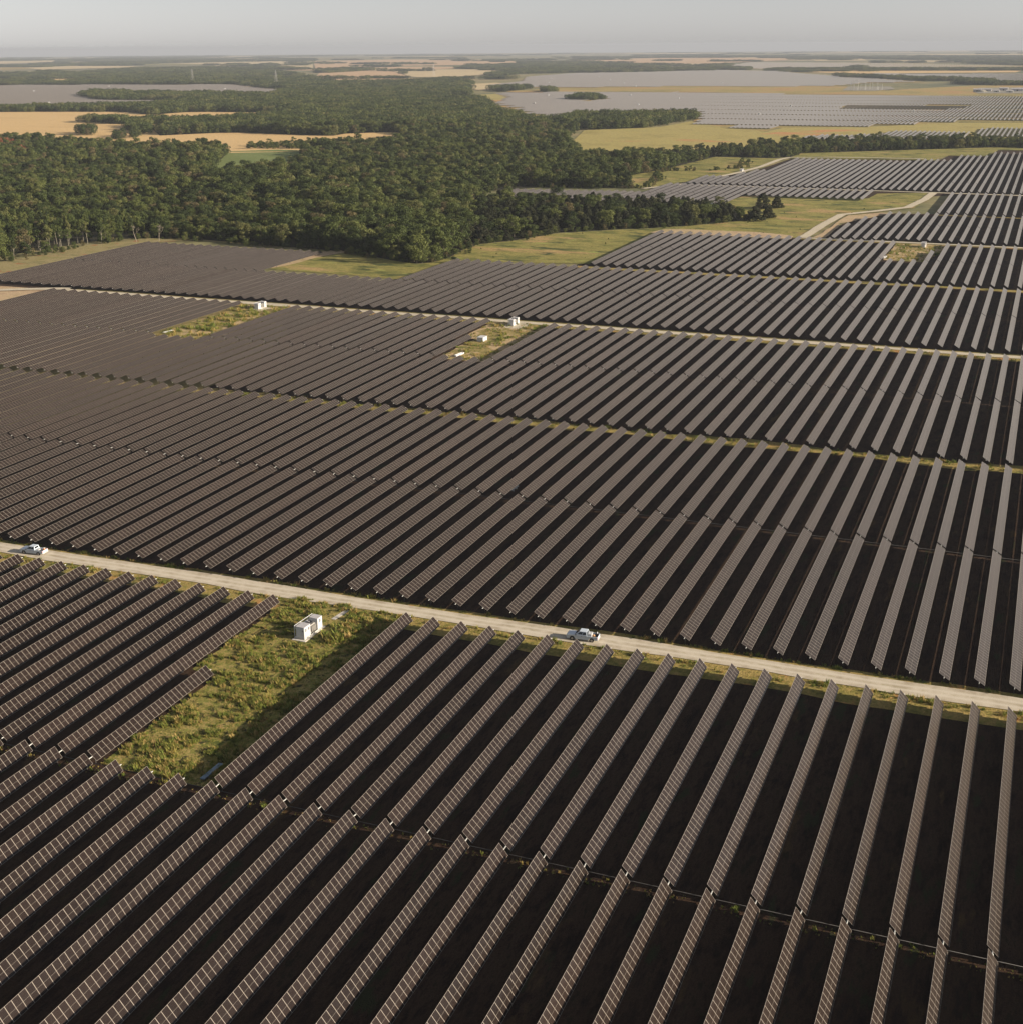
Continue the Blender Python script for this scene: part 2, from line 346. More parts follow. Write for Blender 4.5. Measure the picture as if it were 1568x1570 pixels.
field('meadow', [(-349,544),(-356,606),(-342,603),(-324,597),(-304,588),(-286,582),(-280,588),(-280,606),(-284,638),(-284,653),(-271,674),(-260,708),(-236,731),(-213,748),(-195,767),(-183,784),(-171,801),(-184,843),(-205,892),(-200,939),(-116,949),(-113,981),(-72,1004),(-75,994),(-77,950),(-80,901),(-101,868),(-118,844),(-121,794),(-120,736),(-207,740),(-206,611),(-276,597),(-269,539)], 'meadow', 2, 'lit yellow green meadow between panel blocks and the woods', 'meadow', jag=.4, grid=14)
field('dry_strip', [(-210,729),(-128,727),(-128,744),(-160,752),(-205,748)], 'bare_earth', 3, 'dry tan strip above the panel row ends beside the meadow', 'ground', block=False, jag=1.2, grid=10)
field('dry_strip', [(-118,742),(-112,742),(-112,806),(-96,850),(-90,866),(-98,868),(-114,846),(-117,797)], 'bare_earth', 3, 'dry tan verge inside the bend of the gravel track', 'ground', block=False, jag=.8, grid=10)
field('dry_strip', [(-348,544),(-352,561),(-356,592),(-347,611),(-339,605),(-345,582),(-345,559)], 'bare_earth', 3, 'tan worn path at the notch in the panel block', 'ground', block=False, jag=.5, grid=10)
field('wood_edge', [(-463,461),(-462,484),(-462,599),(-441,615),(-362,609),(-445,620),(-476,612),(-487,577),(-487,541),(-491,517),(-494,493)], 'rust_grass', 2, 'rusty grass edge between left panel block and the woods', 'grass', jag=.5, grid=8)
field('meadow', [(-282,958),(-243,1104),(-232,1262),(-300,1262),(-310,1120),(-330,1010)], 'meadow', 2, 'green grass along the far gravel track by the tree belt', 'meadow', jag=.8)
field('meadow', [(-230,1266),(-100,1284),(-92,1342),(-56,1348),(-50,1428),(60,1432),(60,1470),(-60,1460),(-230,1330)], 'meadow', 2, 'green strip between farthest near panels and the tree belt', 'meadow', jag=.8)
field('dry_meadow', [(-488,1371),(-553,1611),(-481,1702),(-475,1846),(-397,1711),(-329,1648),(-325,1732),(-218,1791),(-126,1908),(17,1947),(16,1606),(-32,1592),(-110,1536),(-241,1476),(-269,1437),(-307,1387),(-343,1339),(-393,1254),(-398,1219),(-446,1289)], 'dry_meadow', 2, 'dry yellow meadow with a rust patch behind the tree belt', 'meadow')
field('wheat_field', [(-1762,1812),(-1683,1820),(-1625,1834),(-1466,1874),(-1353,1803),(-1353,1891),(-1310,1913),(-1161,1917),(-1112,1897),(-1106,1826),(-1114,1745),(-1127,1669),(-1149,1612),(-1132,1567),(-1099,1499),(-1066,1423),(-1022,1371),(-984,1434),(-955,1449),(-859,1431),(-812,1429),(-816,1469),(-776,1513),(-759,1505),(-733,1467),(-671,1326),(-675,1255),(-710,1207),(-794,1155),(-843,1122),(-910,1146),(-981,1192),(-1074,1216),(-1126,1211),(-1171,1198)], 'wheat', 2, 'golden wheat field between dark woods on the left', 'field')
field('crop_field', [(-646,917),(-686,984),(-750,1101),(-795,1181),(-759,1216),(-729,1215),(-641,1067),(-624,1004),(-625,953),(-621,920),(-611,890)], 'green_field', 2, 'small bright green field enclosed by the woods', 'field')
SOLAR_L = [(-3035,3136),(-2698,3252),(-2222,3355),(-1985,3120),(-1790,2942),(-1601,2581),(-1632,2461),(-1583,2205),(-1539,2043),(-1586,1904),(-1692,1829),(-1762,1812)]
FIELDS.append(Region(SOLAR_L)); sheet('pasture', SOLAR_L, M['strip'], 1.5, 'grass under the distant solar field on the left', 'field')
SOLAR_A = [(-1186,2826),(-1153,2875),(-1065,2936),(-801,2987),(-524,2918),(-226,2866),(18,2883),(17,1963),(-123,1925),(-124,1847),(-222,1819),(-225,1746),(-333,1729),(-332,1661),(-377,1661),(-402,1724),(-451,1756),(-488,1912),(-534,2098),(-593,1921),(-694,1857),(-780,1971),(-875,2152),(-969,2288),(-1058,2583)]
FIELDS.append(Region(SOLAR_A)); sheet('pasture', SOLAR_A, M['strip'], 1.5, 'grass under the large distant solar field on the right', 'field')
SOLAR_B = [(-1442,3381),(-1490,3768),(-1696,4319),(-1742,4949),(-1505,5209),(-1343,5625),(-1019,5360),(-903,5001),(-646,4514),(-467,4122),(-342,3860),(-487,3774),(-527,3473),(-613,3405),(-900,3356),(-1171,3230),(-1306,3234)]
FIELDS.append(Region(SOLAR_B)); sheet('pasture', SOLAR_B, M['strip'], 1.5, 'grass under the solar field behind the yellow strip', 'field')
SOLAR_C = [(-1499,6276),(-1752,8165),(-1122,7800),(-175,6705),(25,6605),(23,5664),(-548,5577),(-1072,5632)]
FIELDS.append(Region(SOLAR_C)); sheet('pasture', SOLAR_C, M['strip'], 1.5, 'grass under the faintest solar field near the horizon', 'field')
SOLAR_D = [(-657,5074),(-482,4921),(-144,5000),(22,4961),(19,3674),(-90,3656),(-172,3821),(-267,4004),(-343,4064),(-465,4359)]
FIELDS.append(Region(SOLAR_D)); sheet('pasture', SOLAR_D, M['strip'], 1.5, 'grass under the solar field beside the distant yard', 'field')
SOLAR_S1 = [(-268,1521),(-267,1591),(-193,1637),(-182,1704),(-96,1715),(-88,1564),(-178,1527)]
SOLAR_S2 = [(-87,1680),(-86,1792),(16,1821),(16,1639),(-81,1599)]
field('grass_strip', [(-1162,3205),(-898,3346),(-523,3447),(-488,3426),(-363,3158),(-296,3358),(-207,3581),(19,3619),(18,2900),(-227,2873),(-525,2925),(-803,2995),(-1068,2944),(-1161,2895),(-1217,2952)], 'strip', 2, 'ochre grass strip between the two distant solar fields', 'field')
field('grass_strip', [(-1209,2464),(-1204,2662),(-1166,2789),(-1071,2616),(-990,2401),(-1052,2450),(-1122,2450)], 'dry_meadow', 2, 'yellow strip running out of the woods by the distant solar field', 'field')
field('grass_strip', [(-1449,3237),(-1541,3521),(-1515,3624),(-1408,3509),(-1288,3081),(-1299,3006)], 'pale_field', 2, 'pale patch between far woods left of the solar field', 'field')
field('wheat_field', [(-2472,4245),(-2825,4890),(-2887,5400),(-2706,5301),(-2338,4678),(-2144,4324),(-2009,3934),(-1981,3703),(-2119,3685)], 'red_field', 2, 'orange tan field beyond the woods at top centre', 'field')
field('stubble_field', [(-3048,5219),(-2901,5683),(-2280,5458),(-1988,4759),(-1962,4341),(-2062,4236),(-2165,4372),(-2394,4791),(-2735,5359),(-2911,5445),(-2854,4940)], 'pale_field', 2.4, 'pale straw field right of the orange tan field', 'field')
field('stubble_field', [(-5760,7950),(-5767,9885),(-3584,6139),(-3682,6046),(-4694,7103)], 'pale_field', 2, 'pale far field left of top centre', 'field')
field('stubble_field', [(-5467,9371),(-5212,10218),(-4277,9971),(-3078,8361),(-3066,7340),(-3369,6759),(-3457,5948)], 'red_field', 2, 'pink tan far field at top centre', 'field')
field('stubble_field', [(-3354,9527),(-3156,10907),(-2178,10870),(-1688,9563),(-1818,7608),(-2291,7395)], 'red_field', 2, 'pinkish far field near the horizon right of centre', 'field')
field('stubble_field', [(-1032,5359),(-920,5524),(-142,5526),(-158,5163),(-491,5007),(-706,4926)], 'wheat', 2, 'thin bright tan field across the distance on the right', 'field')
field('stubble_field', [(-1703,9777),(-1336,9904),(-1134,8707),(-1436,8591)], 'pale_field', 2, 'small pale field near the right horizon', 'field')
field('stubble_field', [(-1035,9039),(-702,8634),(-511,8002),(-605,7876),(-899,8348)], 'pale_field', 2, 'narrow pale field under the right horizon', 'field')
field('wheat_field', [(-3794,3925),(-3548,4098),(-3128,3897),(-2825,3517),(-2818,3337),(-3210,3318)], 'wheat', 2, 'tan field behind hedges at the upper left', 'field')
field('stubble_field', [(-9227,9575),(-9200,10840),(-7845,9258),(-7357,8022),(-7608,7892)], 'pale_field', 2, 'pale field near the horizon at far left', 'field')
field('stubble_field', [(-5511,6213),(-5795,6943),(-5186,6767),(-4892,6400),(-4888,5604)], 'pale_field', 2, 'narrow pale field in the woods at far left', 'field')
field('stubble_field', [(-3975,4114),(-3984,4335),(-3241,4619),(-3125,4453),(-3587,4253),(-3838,3971)], 'pale_field', 2, 'thin pale line of stubble across the upper left', 'field')
field('stone_yard', [(-176,3108),(-180,3378),(19,3463),(18,3047),(-159,3011)], 'yard', 3, 'pale gravel yard with sheds at the right edge', 'yard')
field('stone_yard', [(-461,3140),(-488,3426),(-389,3443),(-356,3251),(-388,3131)], 'yard', 3, 'pale gravel floor of the distant substation', 'yard')

# a patchwork of far fields in the haze
fq = random.Random(41); FARF = []
solar_far = [Region(p_) for p_ in (SOLAR_A, SOLAR_B, SOLAR_C, SOLAR_D, SOLAR_L)]
tries = 0
while len(FARF) < 46 and tries < 4000:
    tries += 1
    d = 4200*(26000/4200)**(fq.random()**1.1); a = R(fq.uniform(-46, 2)); cx, cy = d*math.sin(a), d*math.cos(a); sx, sy = fq.uniform(.05, .16)*d, fq.uniform(.07, .16)*d
    pts = [(cx-sx/2, cy-sy/2), (cx+sx/2, cy-sy/2+fq.uniform(-.02, .02)*d), (cx+sx/2, cy+sy/2), (cx-sx/2+fq.uniform(-.02, .02)*d, cy+sy/2)]
    test = pts + [(cx, cy), (cx, cy-sy/2), (cx, cy+sy/2), (cx-sx/2, cy), (cx+sx/2, cy)]
    if any(rg.has(*q) for rg in solar_far + FARF for q in test) or any(abs(rg.b[0]+rg.b[2]-2*cx) < (sx+rg.b[2]-rg.b[0]) and abs(rg.b[1]+rg.b[3]-2*cy) < (sy+rg.b[3]-rg.b[1]) for rg in FARF): continue
    FARF.append(Region(pts))
FARF.sort(key=lambda g_: math.atan2(g_.b[0]+g_.b[2], g_.b[1]+g_.b[3]))
for i, rg in enumerate(FARF):
    mt, wd = fq.choice((('pale_field', 'pale stubble'), ('pale_field', 'pale stubble'), ('red_field', 'pinkish tan'), ('meadow', 'green'), ('strip', 'ochre')))
    field('far_field', rg.p, mt, 1.2, '%s far field in the haze, %d from the left' % (wd, i+1), 'field')
# ---------------------------------------------------------------- solar rows
W = 2.1; MODULE = 1.1; AX = 1.62
meshes = {}
def array_mesh(n):
    if ('a', n) not in meshes:
        m = MB(); L = n*MODULE; a = -L/2; t = .04
        p = [(-W/2, a), (W/2, a), (W/2, -a), (-W/2, -a)]
        m.poly([(x, y, t) for x, y in p], 0, [(0, 0), (0, W), (L, W), (L, 0)])
        m.poly([(x, y, 0) for x, y in reversed(p)], 1)
        for i in range(4):
            q, r = p[i], p[(i+1) % 4]; m.poly([(*q, 0), (*r, 0), (*r, t), (*q, t)], 1)
        meshes['a', n] = m.mesh('panel_array', [M['panel'], M['frame']])
    return meshes['a', n]
def tube_mesh(n):
    if ('t', n) not in meshes:
        m = MB(); L = n*MODULE/2 + .42; m.tube((0, -L, -.11), (0, L, -.11), .075, n=8)
        meshes['t', n] = m.mesh('torque_tube', M['steel'])
    return meshes['t', n]
pm = MB(); pm.box((-.05, -.07, 0), (.05, .07, AX-.1)); post_mesh = pm.mesh('post', M['post'])
SEG = []   # (tier, k, y0, y1, tilt)
def two(tier, k, y0, y1, tilt):       # one full tracker row, or the part of it that fits
    n = int((y1-y0+.2)/MODULE)
    if n >= 6: SEG.append((tier, k, y0, y0+n*MODULE, tilt))
def stack(tier, k, y0, top, tilt, full=62.7, gap=.9):
    y = y0; i = 0
    while y < top-6 and i < 2:
        two(tier + 'ab'[i], k, y, min(y+full, top), tilt); y += full+gap; i += 1
for k in range(-24, 17):
    x = LX(k); two('f', k, 136.6+.02*x-62.7, 136.6+.02*x, 53)
for k in range(-34, 17):
    x = LX(k); t1 = 199.95+.0204*x
    if k in (-11, -10, -9): continue
    two('sl' if k <= -12 else 'sr', k, 137.4+.02*x, 166.4 if k == -12 else t1, 46)
for k in range(-62, 17):
    x = LX(k); stack('n', k, 208.9+.021*x, 999, 32)
    y = 339.0+.0223*x; top = 999
    if -44 <= k <= -41: top = 392
    if k == -24: top = 431
    if -23 <= k <= -21: top = 398
    stack('g', k, y, top, 32)
for k in range(-71, 17):
    x = LX(k); y = 473.6+.017*x
    stack('r', k, y, y+62.7 if -51 <= k <= -39 else 999, 32)
for k in range(-26, 17):
    x = LX(k); y = 606+.008*x
    stack('h', k, y, y+62.7 if -2 <= k <= 0 else 999, 33)
    if k == 1: SEG[-1] = (SEG[-1][0], k, SEG[-1][2], 702, 33)
for k in range(-9, 17):
    stack('i', k, 736.5 if k < -4 else 741, {-9: 805, -8: 833, -7: 834}.get(k, 866), 33)
for k in range(-1, 17): stack('j', k, 869, 995, 33)
for k in range(-55, -10):
    if k >= -38: stack('l', k, 931 if k >= -25 else 868, 994.5, 33)
    else: stack('l', k, 866, 916 + (k+55)*1.0, 33)
for k in range(-36, 17):
    stack('m', k, 1001.5, 1064 if k <= -33 else 1101 if k == -32 else 999999, 33)
for k in range(-29, 17):
    stack('o', k, 1128.2, 999999, 33)
    if k >= -10: stack('p', k, 1256, 1278 if k < -4 else 1335 if k < 1 else 1400, 33)
def shown(s):
    tier, k, y0, y1, tilt = s; x = LX(k); us = []
    for y in (y0, (y0+y1)/2, y1):
        q = project(x, y, 2)
        if q and -170 < q[0] < 1760 and q[1] < 1760: us.append(q)
    return us
SEG = [s for s in SEG if shown(s)]
def frame_area(s):
    tier, k, y0, y1, tilt = s; x = LX(k); hx = W/2*math.cos(R(tilt)); hz = W/2*math.sin(R(tilt)); a = 0
    for i in range(8):
        ya, yb = y0+(y1-y0)*i/8, y0+(y1-y0)*(i+1)/8
        q = [project(x-hx, ya, AX+hz), project(x+hx, ya, AX-hz), project(x+hx, yb, AX-hz), project(x-hx, yb, AX+hz)]
        if None in q: continue
        c = (sum(p[0] for p in q)/4, sum(p[1] for p in q)/4)
        if 0 <= c[0] <= 1568 and 0 <= c[1] <= 1570:
            a += abs(sum(q[j][0]*q[(j+1) % 4][1]-q[(j+1) % 4][0]*q[j][1] for j in range(4)))/2
    return a
areas = sorted(((frame_area(s), i) for i, s in enumerate(SEG)), reverse=True)
own = {i for a, i in areas[:300] if a > 0}
hidden = {i for a, i in areas if a == 0}
ORD = ['first','second','third']+['%dth' % i for i in range(4, 21)]
def nth(i):
    if i <= 20: return ORD[i-1]
    return '%d%s' % (i, {1: 'st', 2: 'nd', 3: 'rd'}.get(i % 10 if i % 100 not in (11, 12, 13) else 0, 'th'))
TXT = {'f': 'panel row in the nearest tier, below the drive shaft, {} from the left', 'sl': 'panel row between drive shaft and near road, {} left of the clearing',
 'sr': 'panel row between drive shaft and near road, {} right of the clearing', 'na': 'panel row starting just beyond the near gravel road, {} from the left',
 'nb': 'panel row ending just below the yellow grass lane, {} from the left', 'ga': 'panel row starting just beyond the yellow grass lane, {} from the left',
 'gb': 'panel row ending just below the second gravel road, {} from the left', 'ra': 'panel row starting just beyond the second gravel road, {} from the left',
 'rb': 'panel row in the second tier beyond the second gravel road, {} from the left', 'ha': 'panel row beyond the thin lane above second road, {} from the left'}
order = {}
for t in TXT:
    ks = sorted((SEG[i][1] for a, i in areas if a > 0 and SEG[i][0] == t), reverse=(t == 'sl'))
    for j, k in enumerate(ks): order[t, k] = j+1
stuff = MB()
rr = random.Random(5)
for i, s in enumerate(SEG):
    tier, k, y0, y1, tilt = s; n = int(round((y1-y0)/MODULE)); x = LX(k); ym = (y0+y1)/2
    z0 = gz(x, ym) + rr.gauss(0, .02); tl = R(tilt + rr.gauss(0, 1.0) + (rr.choice((-5, 5)) if rr.random() < .025 else 0)); x += rr.gauss(0, .02)
    if i in own:
        e = empty('solar_panel_row', (x, ym, z0))
        tag(e, 'tilted solar ' + TXT[tier].format(nth(order[tier, k])), 'solar row', 'rows of tilted solar panels')
        o = link(bpy.data.objects.new('panel_array', array_mesh(n)), e); o.location.z = AX; o.rotation_euler.y = tl
        link(bpy.data.objects.new('torque_tube', tube_mesh(n)), e).location.z = AX
        np_ = max(2, round(n*MODULE/10.5)+1)
        for j in range(np_):
            link(bpy.data.objects.new('post', post_mesh), e).location.y = (j/(np_-1)-.5)*(n*MODULE-1.2)
    else:
        hx, hz = W/2*math.cos(tl), W/2*math.sin(tl); L = n*MODULE
        def q4(d, mi, uv=None):
            m_ = [(x-hx+d*math.sin(tl), y0, z0+AX+hz+d*math.cos(tl)), (x+hx+d*math.sin(tl), y0, z0+AX-hz+d*math.cos(tl)), (x+hx+d*math.sin(tl), y0+L, z0+AX-hz+d*math.cos(tl)), (x-hx+d*math.sin(tl), y0+L, z0+AX+hz+d*math.cos(tl))]
            stuff.poly(m_ if d > 0 else m_[::-1], mi, uv)
        q4(.04, 0, [(0, 0), (0, W), (L, W), (L, 0)]); q4(0, 1)
        if i not in hidden:
            for j in range(5):
                yy = y0 + L*(j+.5)/5; stuff.box((x-.07, yy-.08, z0-.1), (x+.07, yy+.08, z0+AX-.1), 2)
# the solar fields in the distance, clipped to their outlines
def far_rows(poly, pitch, length, gap, tilt, holes=(), lane_every=2, lane_w=9):
    rg = Region(poly); hl = [Region(h) for h in holes]; x = math.floor(rg.b[0]/pitch)*pitch
    tl = R(tilt); hx, hz = W/2*math.cos(tl), W/2*math.sin(tl)
    while x < rg.b[2]:
        y = math.floor(rg.b[1]/(2*(length+gap)+lane_w))*(2*(length+gap)+lane_w); c = 0
        while y < rg.b[3]:
            ya, yb = y, y+length
            if rg.has(x, ya) and rg.has(x, yb) and not any(h.has(x, (ya+yb)/2) for h in hl):
                z0 = gz(x, ya); z1 = gz(x, yb)
                m_ = [(x-hx, ya, z0+AX+hz), (x+hx, ya, z0+AX-hz), (x+hx, yb, z1+AX-hz), (x-hx, yb, z1+AX+hz)]
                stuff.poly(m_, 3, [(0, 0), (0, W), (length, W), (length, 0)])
                stuff.poly([(a, b, c_-.05) for a, b, c_ in reversed(m_)], 1)
                for yy in (ya+2, yb-2): stuff.box((x-.07, yy-.08, z0), (x+.07, yy+.08, z0+AX-.1), 2)
            y += length + (gap if c % 2 == 0 else gap+lane_w); c += 1
        x += pitch
DARK = [(-331,2232),(-339,2396),(-136,2419),(-155,2276)]
ISLE = [(-890,2485),(-925,2629),(-866,2642),(-827,2565),(-833,2482)]
far_rows(SOLAR_A, 5.6, 62.7, .9, 32, (DARK, ISLE))
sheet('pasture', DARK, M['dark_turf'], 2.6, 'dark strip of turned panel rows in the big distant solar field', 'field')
far_rows(DARK, 5.6, 22, .6, -30, lane_every=1, lane_w=0)
COPSE_L = [(-2063,2487),(-2168,2681),(-2087,2651),(-1875,2565),(-1767,2587),(-1617,2539),(-1503,2383),(-1614,2292),(-1828,2278)]
far_rows(SOLAR_L, 5.6, 62.7, .9, 32, (COPSE_L,))
far_rows(SOLAR_B, 5.6, 62.7, .9, 32)
far_rows(SOLAR_C, 11.2, 62.7, .9, 32, lane_w=20)
far_rows(SOLAR_D, 5.6, 62.7, .9, 32)
far_rows(SOLAR_S1, 5.6, 24, .6, 32, lane_w=0); far_rows(SOLAR_S2, 5.6, 24, .6, 32, lane_w=0)
tag(stuff.build('distant_solar_rows', [M['panel'], M['frame'], M['post'], M['sheen_panel']]), 'hundreds of distant solar panel rows reaching to the horizon', 'solar rows', kind='stuff')
m = MB()
for k in range(-18, 16):
    x = LX(k)
m.tube((LX(-20), 136.9+.02*LX(-20), .75), (LX(16), 136.9+.02*LX(16), .75), .05, n=8)
tag(m.build('drive_shaft', M['post'], smooth=True), 'thin grey drive shaft linking the foreground panel rows', 'shaft')
m = MB(); m.tube((LX(-60), 271.2+.021*LX(-60), .75), (LX(16), 271.2+.021*LX(16), .75), .05, n=8)
tag(m.build('drive_shaft', M['post'], smooth=True), 'thin drive shaft linking rows halfway beyond the near road', 'shaft')

# ---------------------------------------------------------------- trees
def crown_mesh(name, h, r, base, nblob, nleaf, size, mat, seed, shape='oak'):
    q = random.Random(seed); m = MB()
    for b in range(nblob):
        t = q.random(); a = q.uniform(0, 2*math.pi)
        if shape == 'oak':
            z = base + (h-base)*(.12 + .78*t); prof = math.sin(math.pi*min(1, .22+.70*(z-base)/(h-base)))**.6
            rad = r*prof*math.sqrt(q.uniform(.15, 1))*.78; br = r*q.uniform(.28, .48)
        elif shape == 'cone':
            z = base + r*.12 + (h-base)*t*.92; rad = r*(1.0-.82*t**1.4)*math.sqrt(q.uniform(.2, 1))*.74; br = r*q.uniform(.24, .34)*(1.1-.62*t)
        else:
            z = base + (h-base)*(.3+.6*t); rad = r*q.uniform(.1, .75); br = r*q.uniform(.25, .4)
        cx, cy = rad*math.cos(a), rad*math.sin(a)
        for l in range(nleaf):
            d = Vector((q.gauss(0, 1), q.gauss(0, 1), q.gauss(0, 1)*.9+.15)).normalized()
            p = Vector((cx, cy, z)) + Vector((d.x, d.y, d.z*.75))*br*q.uniform(.75, 1.06)
            nrm = (d + Vector((q.gauss(0, .45), q.gauss(0, .45), q.gauss(0, .45)))).normalized()
            u = nrm.orthogonal().normalized(); u = (Matrix.Rotation(q.uniform(0, 6.3), 3, nrm) @ u); v = nrm.cross(u)
            s = size*q.uniform(.6, 1.25)
            m.poly([p+u*s*.5, p+v*s*.42, p-u*s*.5, p-v*s*.42])
    return m.mesh(name, mat)
def trunk_mesh(h, r, lean, seed, mat, limbs=3, top=.75):
    q = random.Random(seed); m = MB(); p = Vector((0, 0, -.2)); n = 4
    pts = [p]
    for i in range(1, n+1): pts.append(Vector((lean*i/n+q.gauss(0, .08), q.gauss(0, .12), h*top*i/n)))
    for i in range(n): m.tube(pts[i], pts[i+1], r*(1-.2*i), r*(1-.2*(i+1)), n=6, cap=(i == 0))
    for j in range(limbs):
        s = pts[2+j % 2]; a = 2*math.pi*j/max(1, limbs)+q.random(); e = s + Vector((math.cos(a), math.sin(a), .9))*h*.22
        m.tube(s, e, r*.45, r*.15, n=5)
    return m.mesh('trunk', mat)
OAK = [crown_mesh('crown', h, r, b, nb, 120, .62, M['leaf'], sd) for h, r, b, nb, sd in
       ((12, 4.8, .4, 18, 1), (14, 5.4, .8, 22, 2), (10, 4.4, .2, 16, 3), (15, 4.8, 1.0, 20, 4), (11, 5.8, .4, 22, 5), (13, 4.2, .8, 17, 6))]
TALL = [crown_mesh('crown', h, r, b, nb, 90, .55, M['leaf'], sd) for h, r, b, nb, sd in ((13, 3.2, 6.0, 12, 21), (12, 2.8, 5.0, 11, 22))]
CEDAR = [crown_mesh('crown', h, r, .1, nb, 90, .5, M['cedar'], sd, 'cone') for h, r, nb, sd in ((8.6, 3.9, 48, 31), (9.6, 4.3, 54, 32), (7.4, 3.9, 44, 33))]
GREY = [crown_mesh('crown', 11, 3.2, 4, 10, 20, .6, M['grey_leaf'], 41), crown_mesh('crown', 12, 4.6, .6, 16, 110, .6, M['brown_leaf'], 43)]
RUSTY = [crown_mesh('crown', 12, 4.2, 2, 15, 40, .95, M['red_leaf'], 42)]
def clump_mesh(seed):      # a knot of crowns for the far woods
    q = random.Random(seed); m = MB()
    for c in range(9):
        cx, cy = (c % 3-1)*6.5+q.uniform(-2, 2), (c//3-1)*6.5+q.uniform(-2, 2); h = q.uniform(9, 14); r = q.uniform(3.4, 4.6)
        for l in range(170):
            d = Vector((q.gauss(0, 1), q.gauss(0, 1), q.gauss(0, 1))).normalized()
            p = Vector((cx, cy, h-r*1.05)) + Vector((d.x*r, d.y*r, d.z*r*1.05 if d.z > 0 else d.z*(h-r*1.05)*.9))*q.uniform(.8, 1.05)
            nrm = (d+Vector((q.gauss(0, .4), q.gauss(0, .4), q.gauss(0, .4)))).normalized(); u = nrm.orthogonal().normalized(); u = Matrix.Rotation(q.uniform(0, 6.3), 3, nrm) @ u; v = nrm.cross(u); s = q.uniform(.85, 1.5)
            m.poly([p+u*s*.5, p+v*s*.45, p-u*s*.5, p-v*s*.45])
    return m.mesh('clump', M['leaf'])
CLUMP = [clump_mesh(s) for s in (51, 52, 53, 54)]
TRUNK = [trunk_mesh(12, .24, .3, 61, M['bark']), trunk_mesh(13, .20, -.5, 62, M['bark'])]
PALE = [trunk_mesh(12, .19, .6, 63, M['pale_bark'], 4, .8), trunk_mesh(11, .17, -.9, 64, M['pale_bark'], 3, .85)]
PROTO = {}
def proto(me):
    if me.name not in PROTO: PROTO[me.name] = bpy.data.objects.new('source_' + me.name.replace('.', '_'), me)
    return PROTO[me.name]
def scatter(name, items, label, cat):
    """items: (x, y, z, rot, sx, sz, mesh) -> one object that sets its meshes out on points"""
    kinds = []
    for it in items:
        if it[6] not in kinds: kinds.append(it[6])
    me = bpy.data.meshes.new(name); me.from_pydata([it[:3] for it in items], [], [])
    for nm, ty, vals in (('rot', 'FLOAT', [it[3] for it in items]), ('kind_no', 'INT', [kinds.index(it[6]) for it in items])):
        me.attributes.new(nm, ty, 'POINT').data.foreach_set('value', vals)
    me.attributes.new('size', 'FLOAT_VECTOR', 'POINT').data.foreach_set('vector', [c for it in items for c in (it[4], it[4], it[5])])
    o = link(bpy.data.objects.new(name, me))
    ng = bpy.data.node_groups.new(name, 'GeometryNodeTree')
    ng.interface.new_socket('Geometry', in_out='INPUT', socket_type='NodeSocketGeometry'); ng.interface.new_socket('Geometry', in_out='OUTPUT', socket_type='NodeSocketGeometry')
    N = ng.nodes; gi = N.new('NodeGroupInput'); go = N.new('NodeGroupOutput'); jn = N.new('GeometryNodeJoinGeometry')
    def attr(nm, ty):
        a = N.new('GeometryNodeInputNamedAttribute'); a.data_type = ty; a.inputs[0].default_value = nm
        return next(s for s in a.outputs if s.enabled and s.name == 'Attribute')
    ra, sa, ka = attr('rot', 'FLOAT'), attr('size', 'FLOAT_VECTOR'), attr('kind_no', 'INT')
    cx = N.new('ShaderNodeCombineXYZ'); ng.links.new(ra, cx.inputs[2])
    for i, me_ in enumerate(kinds):
        oi = N.new('GeometryNodeObjectInfo'); oi.inputs[0].default_value = proto(me_)
        ip = N.new('GeometryNodeInstanceOnPoints'); cmp_ = N.new('FunctionNodeCompare'); cmp_.data_type = 'INT'; cmp_.operation = 'EQUAL'
        ins = [s for s in cmp_.inputs if s.enabled]; ng.links.new(ka, ins[0]); ins[1].default_value = i
        ng.links.new(gi.outputs[0], ip.inputs['Points']); ng.links.new(cmp_.outputs[0], ip.inputs['Selection']); ng.links.new(oi.outputs['Geometry'], ip.inputs['Instance'])
        ng.links.new(cx.outputs[0], ip.inputs['Rotation']); ng.links.new(sa, ip.inputs['Scale']); ng.links.new(ip.outputs[0], jn.inputs[0])
    ng.links.new(jn.outputs[0], go.inputs[0])
    md = o.modifiers.new('scatter', 'NODES'); md.node_group = ng
    return tag(o, label, cat, kind='stuff')

